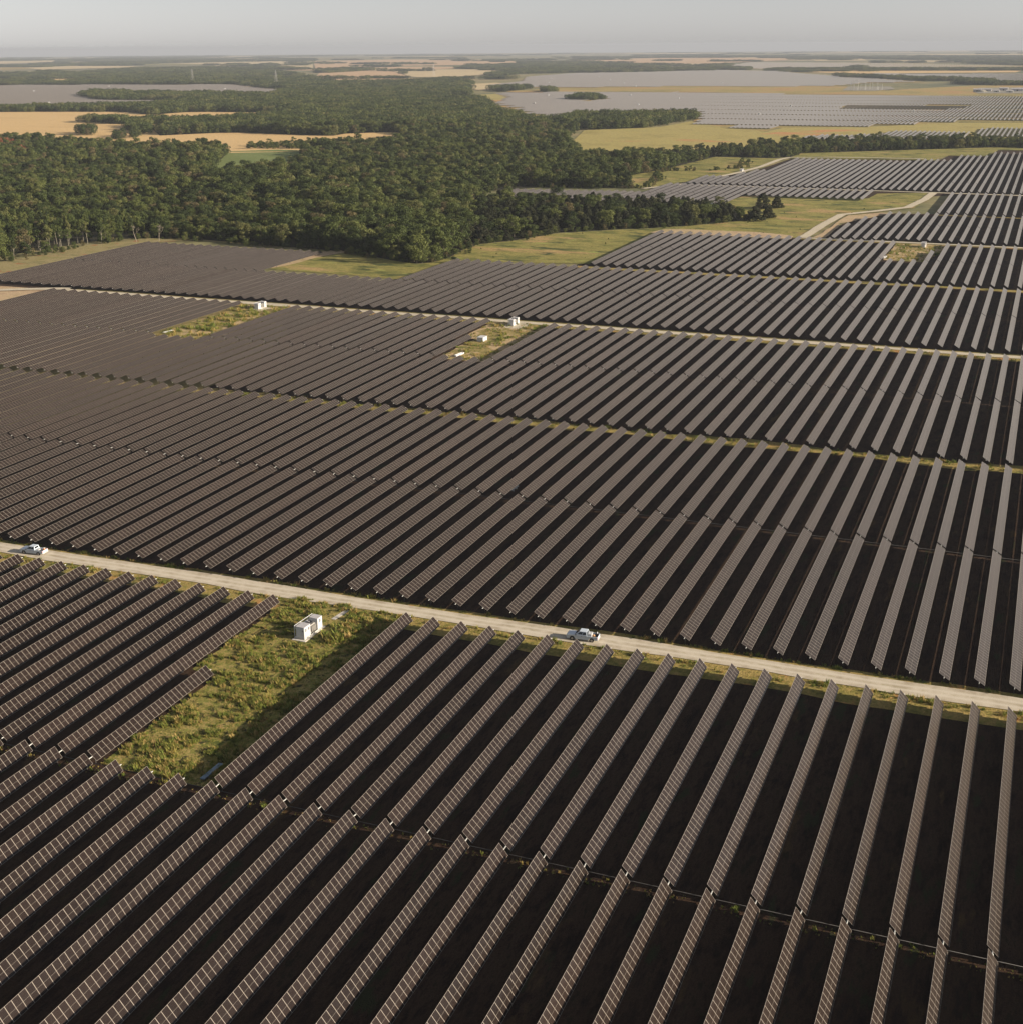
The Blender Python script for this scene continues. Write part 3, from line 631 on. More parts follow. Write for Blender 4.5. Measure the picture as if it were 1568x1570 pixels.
WOOD = [Region(p) for p in (
 # the wood from its front edge up to the fields beyond
 [(-497,488),(-492,518),(-488,542),(-488,578),(-478,606),(-477,613),(-442,617),(-396,612),(-363,611),(-343,606),(-325,600),(-306,591),(-288,584),(-282,591),(-281,609),(-286,641),(-285,657),(-272,677),(-262,712),(-237,735),(-215,752),(-196,771),(-184,788),(-172,805),(-183,840),(-205,878),(-249,871),(-311,858),(-365,848),(-377,870),(-388,908),(-380,961),(-359,947),(-332,946),(-284,967),(-290,1012),(-311,1105),(-274,1117),(-252,1150),(-262,1217),(-238,1278),(-184,1327),(-125,1345),(-68,1405),(-28,1444),(28,1489),(29,1589),(-31,1560),(-108,1516),(-175,1501),(-237,1457),(-265,1419),(-301,1361),(-337,1314),(-363,1263),(-381,1217),(-386,1192),(-421,1228),(-472,1318),(-520,1447),(-550,1572),(-561,1622),(-483,1680),(-495,1759),(-483,1878),(-508,1982),(-644,1889),(-663,1829),(-647,1733),(-731,1847),(-831,2001),(-951,2237),(-1084,2508),(-1266,2853),(-1508,3432),(-1825,4038),(-2020,4148),(-1990,3895),(-1962,3668),(-2110,3649),(-2485,4244),(-2975,4882),(-3777,5771),(-4320,6163),(-4581,6173),(-3899,4708),(-4350,4431)],
 [(-1812,4307),(-1907,4821),(-1784,5069),(-1573,5080),(-1488,5774),(-1872,6475),(-2841,8324),(-2930,7732),(-2809,6725),(-2764,6119),(-2114,4927)],
 [(-2063,2487),(-2168,2681),(-2087,2651),(-1875,2565),(-1767,2587),(-1617,2539),(-1503,2383),(-1614,2292),(-1828,2278)],
 [(-901,2515),(-919,2613),(-873,2622),(-834,2546),(-844,2496)],
 [(-1291,3056),(-1294,3182),(-1248,3190),(-1196,3049),(-1200,2910)],
 [(-253,3688),(-248,3973),(-175,3884),(-92,3742),(19,3674),(19,3513),(-99,3545)],
 [(-1457,6099),(-1649,6372),(-1600,6983),(-1390,6555)],
 [(-3904,10604),(-3307,12524),(33,11243),(28,8677),(-910,9199),(-1464,10163),(-2411,11223),(-3245,11216)],
 [(-476,7479),(-218,8251),(27,8217),(25,6794),(-178,6803)],
 [(-6362,6489),(-6704,7309),(-6666,7919),(-6051,8159),(-5424,7451),(-5631,6929),(-5513,6322)],
 
 [(-11749,11999),(-10436,12193),(-8507,12150),(-6941,11899),(-6185,10489),(-6147,8526),(-6646,8254),(-8294,9814)],
 [(-2374,4733),(-2793,5684),(-2739,5767),(-2460,5308),(-2338,5174),(-2226,4686)],
)]
HEDGE = [Region(p) for p in (
 [(-1674,1810),(-1645,1841),(-1605,1851),(-1665,1922),(-1728,1869)], [(-1634,1844),(-1597,1853),(-1666,1934),(-1693,1915)], [(-1600,1864),(-1565,1873),(-1641,1966),(-1677,1957)], [(-1561,1874),(-1462,1887),(-1366,1821),(-1354,1902),(-1521,2159),(-1494,2002),(-1620,1945)],
 [(-1323,1590),(-1331,1623),(-1306,1630),(-1259,1616),(-1228,1573),(-1275,1569)], [(-1166,1495),(-1207,1562),(-1172,1540),(-1072,1422),(-1067,1396),(-1108,1425)], [(-1026,1321),(-1063,1371),(-1056,1374),(-1017,1323)], [(-1032,1295),(-1076,1355),(-1066,1358),(-1019,1299)],
 [(-1115,1344),(-1148,1386),(-1141,1388),(-1107,1346)], [(-1224,1574),(-1238,1613),(-1211,1620),(-1168,1623),(-1138,1581),(-1194,1566)],
 [(-796,1218),(-825,1269),(-797,1278),(-761,1220)], [(-760,1225),(-792,1279),(-760,1321),(-731,1329),(-697,1268),(-731,1229)],
 [(-2877,4952),(-3093,5366),(-3020,5683),(-2871,5446),(-2796,4891)], [(-3120,3225),(-2880,3293),(-2893,3362),(-3067,3564),(-3176,3511),(-3273,3383)], [(-2796,3305),(-2672,3323),(-2514,3380),(-2739,3684),(-2990,3574)],
 [(-1104,5422),(-1085,5704),(-813,5667),(-146,5658),(-141,5475),(-779,5435)], [(-844,5935),(-860,6354),(-784,5936)], [(-1582,5620),(-1573,5852),(-1272,5933),(-1206,5629),(-1472,5479)],
 [(-1117,2926),(-1142,3059),(-1079,2933)], [(-3751,4080),(-3570,4309),(-3088,4400),(-2884,4109),(-3275,3882),(-3544,3854)], [(-701,4602),(-367,4134),(-216,4011),(-354,3992),(-653,4424)],
)]
tq = random.Random(77); PTS = []
def cells(rg, near, far_step):
    x0, y0, x1, y1 = rg.b; st = near
    nx, ny = int((x1-x0)/st)+1, int((y1-y0)/st)+1
    for i in range(nx):
        for j in range(ny):
            x = x0+(i+.5)*st+tq.uniform(-.45, .45)*st; y = y0+(j+.5)*st+tq.uniform(-.45, .45)*st
            yield x, y
def add_region(rg, respect=True):
    x0, y0, x1, y1 = rg.b
    dn = math.hypot(max(x0, min(0, x1)), max(0, y0)); df = math.hypot(max(abs(x0), abs(x1)), y1)
    for lo, hi, st in ((0, 1750, 7.0), (1750, 3200, 15), (3200, 6000, 24), (6000, 11000, 45), (11000, 40000, 90)):
        if hi < dn or lo > df: continue
        sub = Region(rg.p); sub.b = (max(x0, -hi), max(y0, 0), min(x1, hi), min(y1, hi))
        if sub.b[0] >= sub.b[2] or sub.b[1] >= sub.b[3]: continue
        for x, y in cells(sub, st, st):
            d = math.hypot(x, y)
            if not (lo <= d < hi): continue
            q = project(x, y, gz(x, y)+6)
            if not q or not (-120 < q[0] < 1690): continue
            if not rg.has(x, y): continue
            if respect and any(f.has(x, y) for f in FIELDS): continue
            PTS.append((x, y, d, st))
for rg in WOOD: add_region(rg, rg is not WOOD[2] and rg is not WOOD[3])
nw = len(PTS)
for rg in HEDGE: add_region(rg, False)
hedge_pts = {(p[0], p[1]) for p in PTS[nw:]}
for i in range(190):      # scattered copses and hedges of the far farmland
    d = 4000*(24000/4000)**tq.random(); a = R(tq.uniform(-46, 2)); x, y = d*math.sin(a), d*math.cos(a); lx, ly = d*tq.uniform(.006, .05), d*tq.uniform(.004, .012)
    if any(g_.has(x, y) for g_ in solar_far): continue
    n = 3 + int(lx*ly/(st_ := max(24, d*.007))**2)
    for j in range(min(n, 40)): PTS.append((x+tq.uniform(-.5, .5)*lx, y+tq.uniform(-.5, .5)*ly, d, st_))
def patch(x, y, s, o): return math.sin(x/s+o)*math.sin(y/s*1.3+o*2)+.5*math.sin((x+y)/s*2.1+o)
near_trees, far_trees = [], []
for x, y, d, st in PTS:
    z = gz(x, y)
    if st < 9:
        pu, pv_ = project(x, y, z)
        dark_belt = (pu > 715 and pv_ > 306) or (pu > 1000 and pv_ > 205 and pv_ < 246 and tq.random() < .5)
        grey = pu > 990 and 176 < pv_ < 198 and pu < 1066
        edge_l = pu < 225 and pv_ > 355
        if grey and tq.random() < .75: me = GREY[0]; kd = 'grey'
        elif dark_belt and tq.random() < .8: me = tq.choice(CEDAR); kd = 'cedar'
        elif edge_l and tq.random() < .75: me = tq.choice(TALL); kd = 'tall'
        else: me = tq.choice(OAK); kd = 'oak'
        if pu < 40 and 225 < pv_ < 240 and tq.random() < .25: me = RUSTY[0]; kd = 'rust'
        if kd == 'oak' and tq.random() < (.10 if pu < 320 else .035): me = GREY[1]; kd = 'grey'
        s = tq.uniform(.62, 1.22)*(1+.16*patch(x, y, 90, 1)); sz = s*tq.uniform(.70, 1.0)
        if kd == 'tall': s *= .82; sz = tq.uniform(.85, 1.15)
        if (x, y) in hedge_pts: s *= .75; sz *= .62
        if kd == 'cedar': sz *= 1.02
        if 715 < pu < 1115 and pv_ > 306: sz *= .85
        if pu > 880 and pv_ < 250: s *= .85; sz *= .78
        near_trees.append((x, y, z, tq.uniform(0, 6.28), s, sz, me, kd, d))
    else:
        k = st/15.0
        far_trees.append((x, y, z, tq.uniform(0, 6.28), k*tq.uniform(.8, 1.1), tq.uniform(.75, 1.1)*(1 if st < 40 else 1.15), tq.choice(CLUMP)))
near_trees.sort(key=lambda t: t[8])
vis = [t for t in near_trees if (lambda q: q and -5 < q[0] < 1573)(project(t[0], t[1], 6))]
solo = vis[:285]; ids = {id(t) for t in solo}
rest = [t[:7] for t in near_trees if id(t) not in ids]
LONE = [(-172.7, 865.1, 1.15, 1), (-164.6, 872.7, .95, 0), (-164.4, 802.6, 1.3, 2), (-159.5, 819.2, .95, 0)]
def make_tree(x, y, z, rot, s, sz, me, kd, label):
    e = empty('tree', (x, y, z), rot); tag(e, label, 'tree', 'trees of the wood edge'); e.scale = (s, s, sz)
    link(bpy.data.objects.new('trunk', tq.choice(PALE) if kd == 'tall' else tq.choice(TRUNK)), e)
    link(bpy.data.objects.new('crown', me), e); return e
ZONES = [(225, 'tree along the rusty left wood edge'), (500, 'tree behind the left panel block'), (720, 'tree above the notch meadow'), (9999, 'tree in the belt behind the long meadow')]
LOOK = {'oak': 'bushy olive', 'tall': 'slender', 'cedar': 'dark conical', 'grey': 'greyish', 'rust': 'rusty'}
zi = {}
for t in solo:
    u = project(t[0], t[1], 0)[0]; z_ = next(i for i, (m_, _) in enumerate(ZONES) if u < m_); zi.setdefault((z_, t[7]), []).append((u, t))
for (z_, kd), L in zi.items():
    L.sort(key=lambda q: q[0])
    for j, (u, t) in enumerate(L):
        make_tree(*t[:8], '%s %s %s, %s such from the left' % ('tall' if t[5] > .8 else 'low', LOOK[kd], ZONES[z_][1], nth(j+1)))
LT = ['tallest pointed dark cedar standing alone in the upper right meadow', 'small round dark cedar right of the tallest lone cedar', 'broad dark cedar at the right tip of the tree belt', 'smallest dark cedar just right of the belt tip']
for (x, y, s, mi), lb in zip(LONE, LT): make_tree(x, y, 0, 1.0*mi, s*1.45, s*.92, CEDAR[mi], 'cedar', lb)
def dead_tree(x, y, h, lean, seed, label):
    q = random.Random(seed); m = MB(); e = empty('dead_tree', (x, y, gz(x, y))); tag(e, label, 'dead tree', 'bare dead trees')
    def limb(p, d, L, r, lv):
        e_ = p + d*L; m.tube(p, e_, r, r*.62, n=6)
        if lv:
            for i in range(3): limb(e_, (d + Vector((q.gauss(0, .5), q.gauss(0, .5), q.gauss(.1, .25)))).normalized(), L*q.uniform(.55, .8), r*.6, lv-1)
    t = MB(); t.tube((0, 0, -.2), (lean*h*.4, 0, h*.42), .17, .14, n=8)
    t.build('trunk', M['dead'], e); limb(Vector((lean*h*.4, 0, h*.40)), Vector((lean*.5, .1, 1)).normalized(), h*.18, .12, 4); limb(Vector((lean*h*.3, 0, h*.34)), Vector((.6, .2, .7)).normalized(), h*.18, .09, 3)
    m.build('branches', M['dead'], e)
dead_tree(-290.5, 617, 15, 0, 3, 'bleached bare dead tree in the bushes right of the notch meadow')
dead_tree(-470, 600.5, 11, -.35, 8, 'leaning bare dead tree at the top left panel corner')
dead_tree(-459, 606, 11, .1, 9, 'upright grey dead tree right of the leaning one')
front = WOOD[0].p[1:40]
for (ax, ay), (bx, by) in zip(front, front[1:]):
    L = math.hypot(bx-ax, by-ay); nx, ny = (by-ay)/L, -(bx-ax)/L
    for i in range(int(L/2.6)):
        f = tq.random(); o_ = abs(tq.gauss(0, 4.0))-2; x, y = ax+(bx-ax)*f+nx*o_, ay+(by-ay)*f+ny*o_; s_ = tq.uniform(.12, .34)
        rest.append((x, y, gz(x, y), tq.uniform(0, 6.28), s_*1.15, s_, tq.choice(OAK[:5]+[GREY[1]])))
for i in range(110):
    x, y = tq.uniform(-330, -85), tq.uniform(560, 930)
    if any(f.has(x, y) for f in FIELDS[:1]) or not FIELDS[6].has(x, y): continue
    s_ = tq.uniform(.03, .09); rest.append((x, y, gz(x, y), tq.uniform(0, 6.28), s_*1.2, s_, tq.choice(OAK[:5])))
scatter('woodland', rest, 'broad dark green wood of oaks and cedars', 'wood')
scatter('distant_woods', far_trees, 'far belts and patches of hazy woodland', 'wood')
print('TREES', len(near_trees), len(far_trees), len(solo), 'SEG', len(SEG), 'STUFF', len(stuff.f))

# floor of the wood
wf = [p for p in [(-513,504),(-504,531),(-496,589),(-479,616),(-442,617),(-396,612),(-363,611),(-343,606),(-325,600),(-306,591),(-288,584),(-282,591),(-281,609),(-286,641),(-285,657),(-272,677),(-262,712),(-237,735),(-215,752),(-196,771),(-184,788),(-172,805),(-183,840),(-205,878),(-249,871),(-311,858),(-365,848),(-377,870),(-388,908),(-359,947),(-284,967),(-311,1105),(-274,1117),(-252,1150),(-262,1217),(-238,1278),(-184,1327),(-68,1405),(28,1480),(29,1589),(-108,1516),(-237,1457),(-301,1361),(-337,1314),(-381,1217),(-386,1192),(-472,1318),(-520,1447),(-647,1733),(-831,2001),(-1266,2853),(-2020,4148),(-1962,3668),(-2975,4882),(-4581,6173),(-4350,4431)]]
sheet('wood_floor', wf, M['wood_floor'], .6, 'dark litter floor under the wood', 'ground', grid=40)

# weeds
from mathutils import noise as mnoise
def tuft(seed, n, h, spread, bw):
    q = random.Random(seed); m = MB()
    for i in range(n):
        a = q.uniform(0, 6.28); x, y = spread*q.gauss(0, .5), spread*q.gauss(0, .5); hh = h*q.uniform(.5, 1.1); lx, ly = .35*hh*math.cos(a), .35*hh*math.sin(a); b = bw*q.uniform(.7, 1.3)
        px, py = -math.sin(a)*b, math.cos(a)*b
        m.poly([(x-px, y-py, 0), (x+px, y+py, 0), (x+lx*.5+px*.8, y+ly*.5+py*.8, hh*.6), (x+lx*.5-px*.8, y+ly*.5-py*.8, hh*.6)])
        m.poly([(x+lx*.5-px*.8, y+ly*.5-py*.8, hh*.6), (x+lx*.5+px*.8, y+ly*.5+py*.8, hh*.6), (x+lx*1.3, y+ly*1.3, hh)])
    return m.mesh('tuft', M['weed'])
TUFT = [tuft(1, 12, .55, .25, .05), tuft(2, 14, .9, .35, .06), tuft(3, 10, .35, .3, .05), tuft(4, 18, 1.2, .45, .07)]
wq = random.Random(9); items = []
def weeds(rg, dens, hmax=1.0, skip=(), clumpy=True):
    r_ = Region(rg); n = int((r_.b[2]-r_.b[0])*(r_.b[3]-r_.b[1])*dens)
    for i in range(n):
        x, y = wq.uniform(r_.b[0], r_.b[2]), wq.uniform(r_.b[1], r_.b[3])
        if not r_.has(x, y) or any(s.has(x, y) for s in skip): continue
        c = mnoise.noise(Vector((x*.22, y*.22, 3)))*1.2 + mnoise.noise(Vector((x*.7, y*.7, 9)))
        if clumpy and c < wq.uniform(-.95, .10): continue
        s = wq.uniform(.45, .95)*hmax*(1.15 if c > .5 else .8); me = TUFT[2] if c < .1 else wq.choice(TUFT)
        items.append((x, y, .03, wq.uniform(0, 6.28), s*wq.uniform(.9, 1.4), s, me))
SK = Region([(-118.4,183.5),(-114.6,183.5),(-114.6,192),(-118.4,192)]); PATH = Region([(-116.6,194),(-114.4,194),(-114.2,200.5),(-116,200.5)])
weeds(CLR, 26, .8, (SK, PATH))
weeds([(-114.6,184),(-108,184),(-107,196),(-113,196)], 5, 1.5, (PATH,), False)
for x0 in range(-230, 45, 5):
    for f, wd, dn, hm in ((lambda x: 200.4+.0205*x, 2.4, 5, .75), (lambda x: 208.5+.021*x, .9, 5, .8)):
        a, b = f(x0), f(x0+5)
        weeds([(x0, a), (x0+5, b), (x0+5, b+wd), (x0, a+wd)], dn, hm)
    weeds([(x0, 335+.0215*x0), (x0+5, 335+.0215*x0), (x0+5, 339.6+.0215*x0), (x0, 339.6+.0215*x0)], 2.2, 1.05)
    weeds([(x0, 464+.02*x0), (x0+5, 464+.02*x0), (x0+5, 467.4+.019*x0), (x0, 467.4+.019*x0)], 1.2, 1.0)
    a, b = 136.2+.02*x0, 136.3+.02*x0
    weeds([(x0, a-1), (x0+5, b-1), (x0+5, b+1.1), (x0, a+1.1)], 2.0, .6)
for rgn, dn, hm in (([(-307, 394), (-282, 394), (-282, 463), (-307, 463)], 1.6, 1.5), ([(-190, 400), (-170, 400), (-170, 463), (-195, 463), (-195, 433), (-190, 433)], 1.4, 1.2), ([(-72, 673), (-52, 672), (-47, 704), (-47, 732), (-72, 732)], .8, 1.3)): weeds(rgn, dn, hm)
scatter('weeds', items, 'ragged green and straw weeds in the clearing and verges', 'weeds')
print('WEEDS', len(items))

# ---------------------------------------------------------------- pickups
def arc(cx, cz, r, n=9): return [(cx + r*math.cos(math.pi*(1-i/(n-1))), cz + r*math.sin(math.pi*(1-i/(n-1)))) for i in range(n)]
def prism(m, prof, y0, y1, mi=0, taper=0):
    """side outline (x, z) from y0 to y1; z above 1 m leans in by taper"""
    a = [(x, y0 + (taper if y0 < 0 else -taper)*max(0, z-.75), z) for x, z in prof]; b = [(x, y1 - (taper if y1 > 0 else -taper)*max(0, z-.75), z) for x, z in prof]
    m.poly(a, mi); m.poly(b[::-1], mi); n = len(prof)
    for i in range(n):
        j = (i+1) % n; m.poly([a[i], b[i], b[j], a[j]], mi)
def make_pickup(loc, rz, label):
    e = empty('pickup_truck', loc, rz); tag(e, label, 'pickup truck', 'white pickups on the near gravel road')
    fx, rx, wr = 1.85, -1.80, .41
    m = MB()
    prism(m, [(-.92, .42), (fx-.52, .42)] + arc(fx, .42, .52)[1:-1] + [(fx+.52, .42), (2.90, .45), (2.95, .75), (2.90, 1.00), (2.70, 1.10), (1.35, 1.20), (-.92, 1.16)], -.98, .98, 0, .08)
    for s in (-1, 1):
        ya, yb = (-.98, -.88) if s < 0 else (.88, .98)
        prism(m, [(-2.88, .55), (rx-.52, .42)] + arc(rx, .42, .52)[1:-1] + [(rx+.52, .42), (-.93, .42), (-.93, 1.16), (-2.88, 1.18)], ya, yb)
    m.box((-2.86, -.88, .66), (-.93, .88, .74)); m.box((-.98, -.88, .74), (-.93, .88, 1.15))
    for s in (-1, 1): m.box((rx-.5, s*.88-(.18 if s > 0 else 0), .74), (rx+.5, s*.88+(.18 if s < 0 else 0), .95))
    m.build('body', M['car_white'], e, bevel=.03)
    m = MB(); b = [(-.90, 1.16), (1.42, 1.19)]; t = [(-.78, 1.86), (.52, 1.88)]
    bl = [(-.90, -.93, 1.165), (1.42, -.93, 1.20), (1.42, .93, 1.20), (-.90, .93, 1.165)]; tl = [(-.78, -.70, 1.86), (.50, -.70, 1.88), (.50, .70, 1.88), (-.78, .70, 1.86)]
    m.poly(tl); 
    for i in range(4):
        j = (i+1) % 4; m.poly([bl[i], bl[j], tl[j], tl[i]])
    m.build('cab', M['car_white'], e, bevel=.05)
    def pane(name, q, out, mat='glass'):
        m = MB(); o = Vector(out)*.018; q = [Vector(p) for p in q]; m.poly([p+o for p in q])
        for i in range(4): m.poly([q[i], q[(i+1) % 4], q[(i+1) % 4]+o, q[i]+o])
        return m.build(name, M[mat], e)
    def lerp(a, b_, t_): return Vector(a).lerp(Vector(b_), t_)
    def face(bl0, bl1, tl1, tl0, u0, u1, v0, v1):
        f = lambda u, v: lerp(lerp(bl0, bl1, u), lerp(tl0, tl1, u), v); return [f(u0, v0), f(u1, v0), f(u1, v1), f(u0, v1)]
    pane('windshield', face(bl[1], bl[2], tl[2], tl[1], .06, .94, .08, .90), (.6, 0, .8))
    pane('rear_window', face(bl[3], bl[0], tl[0], tl[3], .14, .86, .30, .86), (-1, 0, .2))
    for s, (a, c, d, f) in ((-1, (bl[0], bl[1], tl[1], tl[0])), (1, (bl[3], bl[2], tl[2], tl[3]))):
        pane('side_window', face(a, c, d, f, .07, .40, .22, .88), (0, s, .3)); pane('side_window', face(a, c, d, f, .45, .86, .22, .88), (0, s, .3))
        m = MB(); m.box((1.10, s*.96-.11, 1.17), (1.22, s*.96+.11, 1.34)); m.build('mirror', M['dark'], e)
        for x in (.02, -.78):
            m = MB(); m.box((x, s*.985-.02, .98), (x+.16, s*.985+.02, 1.02)); m.build('door_handle', M['dark'], e)
        m = MB(); m.box((-2.90, s*.90-.07, .80), (-2.84, s*.90+.07, 1.14)); m.build('tail_light', M['red'], e)
        m = MB(); m.box((2.84, s*.78-.16, .80), (2.95, s*.78+.16, .98)); m.build('headlight', M['amber'], e)
        for x in (fx, rx):
            c_ = Vector((x, s*.86, wr)); m = MB(); m.tube(c_-Vector((0, .13, 0)), c_+Vector((0, .13, 0)), wr, n=20)
            wh = m.build('wheel', M['rubber'], e); m = MB(); m.tube(c_+Vector((0, s*.12, 0)), c_+Vector((0, s*.145, 0)), .24, .20, n=16); m.build('rim', M['rim'], wh)
    m = MB(); m.box((2.90, -.95, .45), (3.02, .95, .66)); m.build('front_bumper', M['dark'], e, bevel=.03)
    m = MB(); m.box((-3.00, -.95, .45), (-2.87, .95, .62)); m.build('rear_bumper', M['steel'], e, bevel=.03)
    m = MB(); m.box((-2.93, -.86, .66), (-2.86, .86, 1.17)); m.build('tailgate', M['car_white'], e, bevel=.02)
    m = MB(); m.box((2.93, -.60, .70), (2.965, .60, .98)); m.build('grille', M['dark'], e)
    return e
def at(e, x, y, z): return Matrix.Translation(e.location) @ Matrix.Rotation(e.rotation_euler.z, 4, 'Z') @ Vector((x, y, z))
T2 = make_pickup((-68.85, 203.48, .10), math.pi+.080, 'white crew cab pickup with white chest in bed, right of centre on the road')
T1 = make_pickup((-193.0, 201.15, .10), math.pi+.082, 'white crew cab pickup with orange cooler in bed, far left on the road')
def cooler(t, x, y, z, h, label):
    e = empty('water_cooler', at(t, x, y, z), t.rotation_euler.z); tag(e, label, 'cooler')
    m = MB(); m.tube((0, 0, 0), (0, 0, h), .22, .24, n=16); m.build('tank', M['orange'], e)
    m = MB(); m.tube((0, 0, h), (0, 0, h+.1), .26, .22, n=16); m.build('lid', M['offwhite'], e)
    m = MB(); m.tube((0, -.22, .08), (0, -.30, .08), .03, n=6); m.build('spigot', M['white'], e)
def chest(t, x, y, z, sx, sy, sz, mat, label, cat, name):
    e = empty(name, at(t, x, y, z), t.rotation_euler.z); tag(e, label, cat)
    m = MB(); m.box((-sx/2, -sy/2, 0), (sx/2, sy/2, sz*.82)); m.build('box_body', M[mat], e, bevel=.03)
    m = MB(); m.box((-sx/2-.02, -sy/2-.02, sz*.82), (sx/2+.02, sy/2+.02, sz)); m.build('lid', M[mat], e, bevel=.02)
    m = MB(); m.box((-.1, -sy/2-.05, sz*.6), (.1, -sy/2, sz*.7)); m.build('latch', M['dark'], e)
chest(T2, -1.38, .1, .74, .66, 1.15, .78, 'white', 'big white chest standing in the bed of the right pickup', 'chest', 'storage_chest')
chest(T2, -2.45, -.45, .74, .55, .6, .60, 'dark', 'black bin at the tailgate of the right pickup', 'bin', 'tool_bin')
m = MB(); p_ = at(T2, -2.5, -.45, 1.34); m.tube(p_, p_+Vector((0, 0, .22)), .14, .12, n=12); m.tube(p_+Vector((0, 0, .22)), p_+Vector((0, 0, .32)), .05, n=8)
tag(m.build('water_jug', M['white']), 'small white jug on the black bin in the right pickup', 'jug')
m = MB(); p_ = at(T2, -1.95, .3, .97); q_ = at(T2, -1.95, -.1, .97); m.tube(p_, q_, .26, n=18); m.tube(at(T2, -1.95, .31, .97), at(T2, -1.95, .315, .97), .1, n=10)
tag(m.build('cable_spool', M['brown']), 'brown cable spool in the bed of the right pickup', 'spool')
cooler(T1, -2.45, -.35, .74, .62, 'orange water cooler by the tailgate of the left pickup')
chest(T1, -1.45, .15, .74, .7, 1.0, .52, 'white', 'low white chest in the bed of the left pickup', 'chest', 'storage_chest')
chest(T1, -2.05, .25, .74, .35, .7, .40, 'dark', 'dark bin in the bed of the left pickup', 'bin', 'tool_bin')

# ---------------------------------------------------------------- inverter skids
def make_skid(loc, rz, label):
    e = empty('inverter_skid', loc, rz); tag(e, label, 'inverter', 'inverter skids in the clearings')
    m = MB()
    for x in (-1.1, .98): m.box((x, -3.05, 0), (x+.12, 3.05, .24))
    for y in (-3.05, -1.0, 1.1, 2.93): m.box((-.98, y, .02), (.98, y+.12, .22))
    m.build('base_frame', M['steel'], e)
    def cab(y0, y1, door_y):
        m = MB(); m.box((-.72, y0, .25), (1.06, y1, 2.36)); c = m.build('cabinet', M['white'], e, bevel=.02)
        m = MB(); m.box((-.76, y0-.05, 2.362), (1.10, y1+.05, 2.44)); m.build('roof', M['roof_grey'], c)
        s = -1 if door_y == y0 else 1
        m = MB(); m.box((-.5, door_y-.03 if s < 0 else door_y, .35), (.85, door_y if s < 0 else door_y+.03, 2.25)); m.build('door', M['white'], c)
        m = MB(); m.box((.68, door_y-.07 if s < 0 else door_y+.03, 1.55), (.78, door_y-.03 if s < 0 else door_y+.07, 1.85)); m.build('handle', M['dark'], c)
        n = max(2, int((y1-y0)/.7))
        for i in range(n):
            m = MB(); m.box((1.06, y0+.08+i*(y1-y0-.1)/n, .35), (1.082, y0+.02+(i+1)*(y1-y0-.1)/n, 2.22)); m.build('side_door', M['white'], c)
    cab(-3.0, -.95, -3.0); cab(1.45, 3.0, 3.0)
    m = MB(); m.box((-.62, -.45, .25), (.72, 1.15, 1.75)); tr = m.build('transformer', M['offwhite'], e, bevel=.02)
    for i in range(9):
        m = MB(); m.box((.722, -.38+i*.17, .45), (1.0, -.33+i*.17, 1.65)); m.build('fin', M['offwhite'], tr)
    for y_, nm in ((-2.5, 'vent'), (-1.5, 'vent'), (2.2, 'vent')):
        m = MB()
        for q_ in range(6): m.box((1.083, y_-.28, 1.45+q_*.11), (1.10, y_+.28, 1.51+q_*.11))
        m.build(nm, M['dark'], e)
    m = MB(); m.box((-.5, -.2, 1.752), (.5, .8, 2.15)); m.build('terminal_box', M['dark'], e)
    m = MB()
    for x in (-.25, .1): m.tube((x, .1, 2.15), (x, .1, 2.35), .09, n=10)
    m.build('bushing', M['roof_grey'], e)
    m = MB()
    for y in (-3.0, -.95, 1.4, 2.93): m.box((-1.1, y, .242), (-1.02, y+.08, 2.42))
    m.box((-1.1, -3.0, 2.422), (-1.02, 3.01, 2.50))
    m.build('cable_rack', M['white'], e)
    m = MB(); m.box((-1.0, -2.9, 1.9), (-.76, 2.9, 2.0)); m.build('cable_tray', M['steel'], e)
    return e
make_skid((-117.05, 187.6, .20), -.05, 'white inverter skid with grey roof in the near weedy clearing')
make_skid((-297.6, 456.0, .20), -.03, 'white inverter skid in the leftmost clearing below the second road')
make_skid((-186.2, 461.2, .20), -.03, 'white inverter skid on rubble in the middle clearing')
make_skid((-57.6, 724.5, .20), -.03, 'white inverter skid with long shadow in the upper right clearing')
make_skid((-242.3, 1117, .20), -.03, 'small white inverter skid by the track at the tree belt')
def pad(x, y, sx, sy, h, label, mat='concrete', name='concrete_pad', seed=0):
    q = random.Random(seed or int(x*7)); m = MB(); n = 14
    a = [(x + sx/2*math.copysign(abs(math.cos(t))**.6, math.cos(t))*q.uniform(.92, 1.04), y + sy/2*math.copysign(abs(math.sin(t))**.6, math.sin(t))*q.uniform(.92, 1.04)) for t in (2*math.pi*i/n for i in range(n))]
    m.poly([(*p, h) for p in a])
    for i in range(n): m.poly([(*a[i], -.05), (*a[(i+1) % n], -.05), (*a[(i+1) % n], h), (*a[i], h)])
    return tag(m.build(name, M[mat]), label, 'pad')
m = MB(); m.box((-118.5, 183.9, -.1), (-115.6, 191.3, .2)); tag(m.build('concrete_pad', M['concrete'], bevel=.02), 'concrete pad under the near inverter skid', 'pad')
pad(-297.2, 455.2, 8, 8, .2, 'pale gravel pad under the leftmost inverter skid', 'gravel', 'gravel_pad')
pad(-184.6, 459.5, 9, 10, .2, 'pale gravel pad under the middle inverter skid', 'gravel', 'gravel_pad')
pad(-56.8, 721.5, 7, 12, .2, 'pale gravel pad under the upper right inverter skid', 'gravel', 'gravel_pad')
pad(-242, 1117, 5, 9, .2, 'pad under the inverter skid by the tree belt', 'gravel', 'gravel_pad')
pad(-183.6, 430.5, 8, 12, .15, 'rubble patch in the middle clearing', 'gravel', 'gravel_pad')
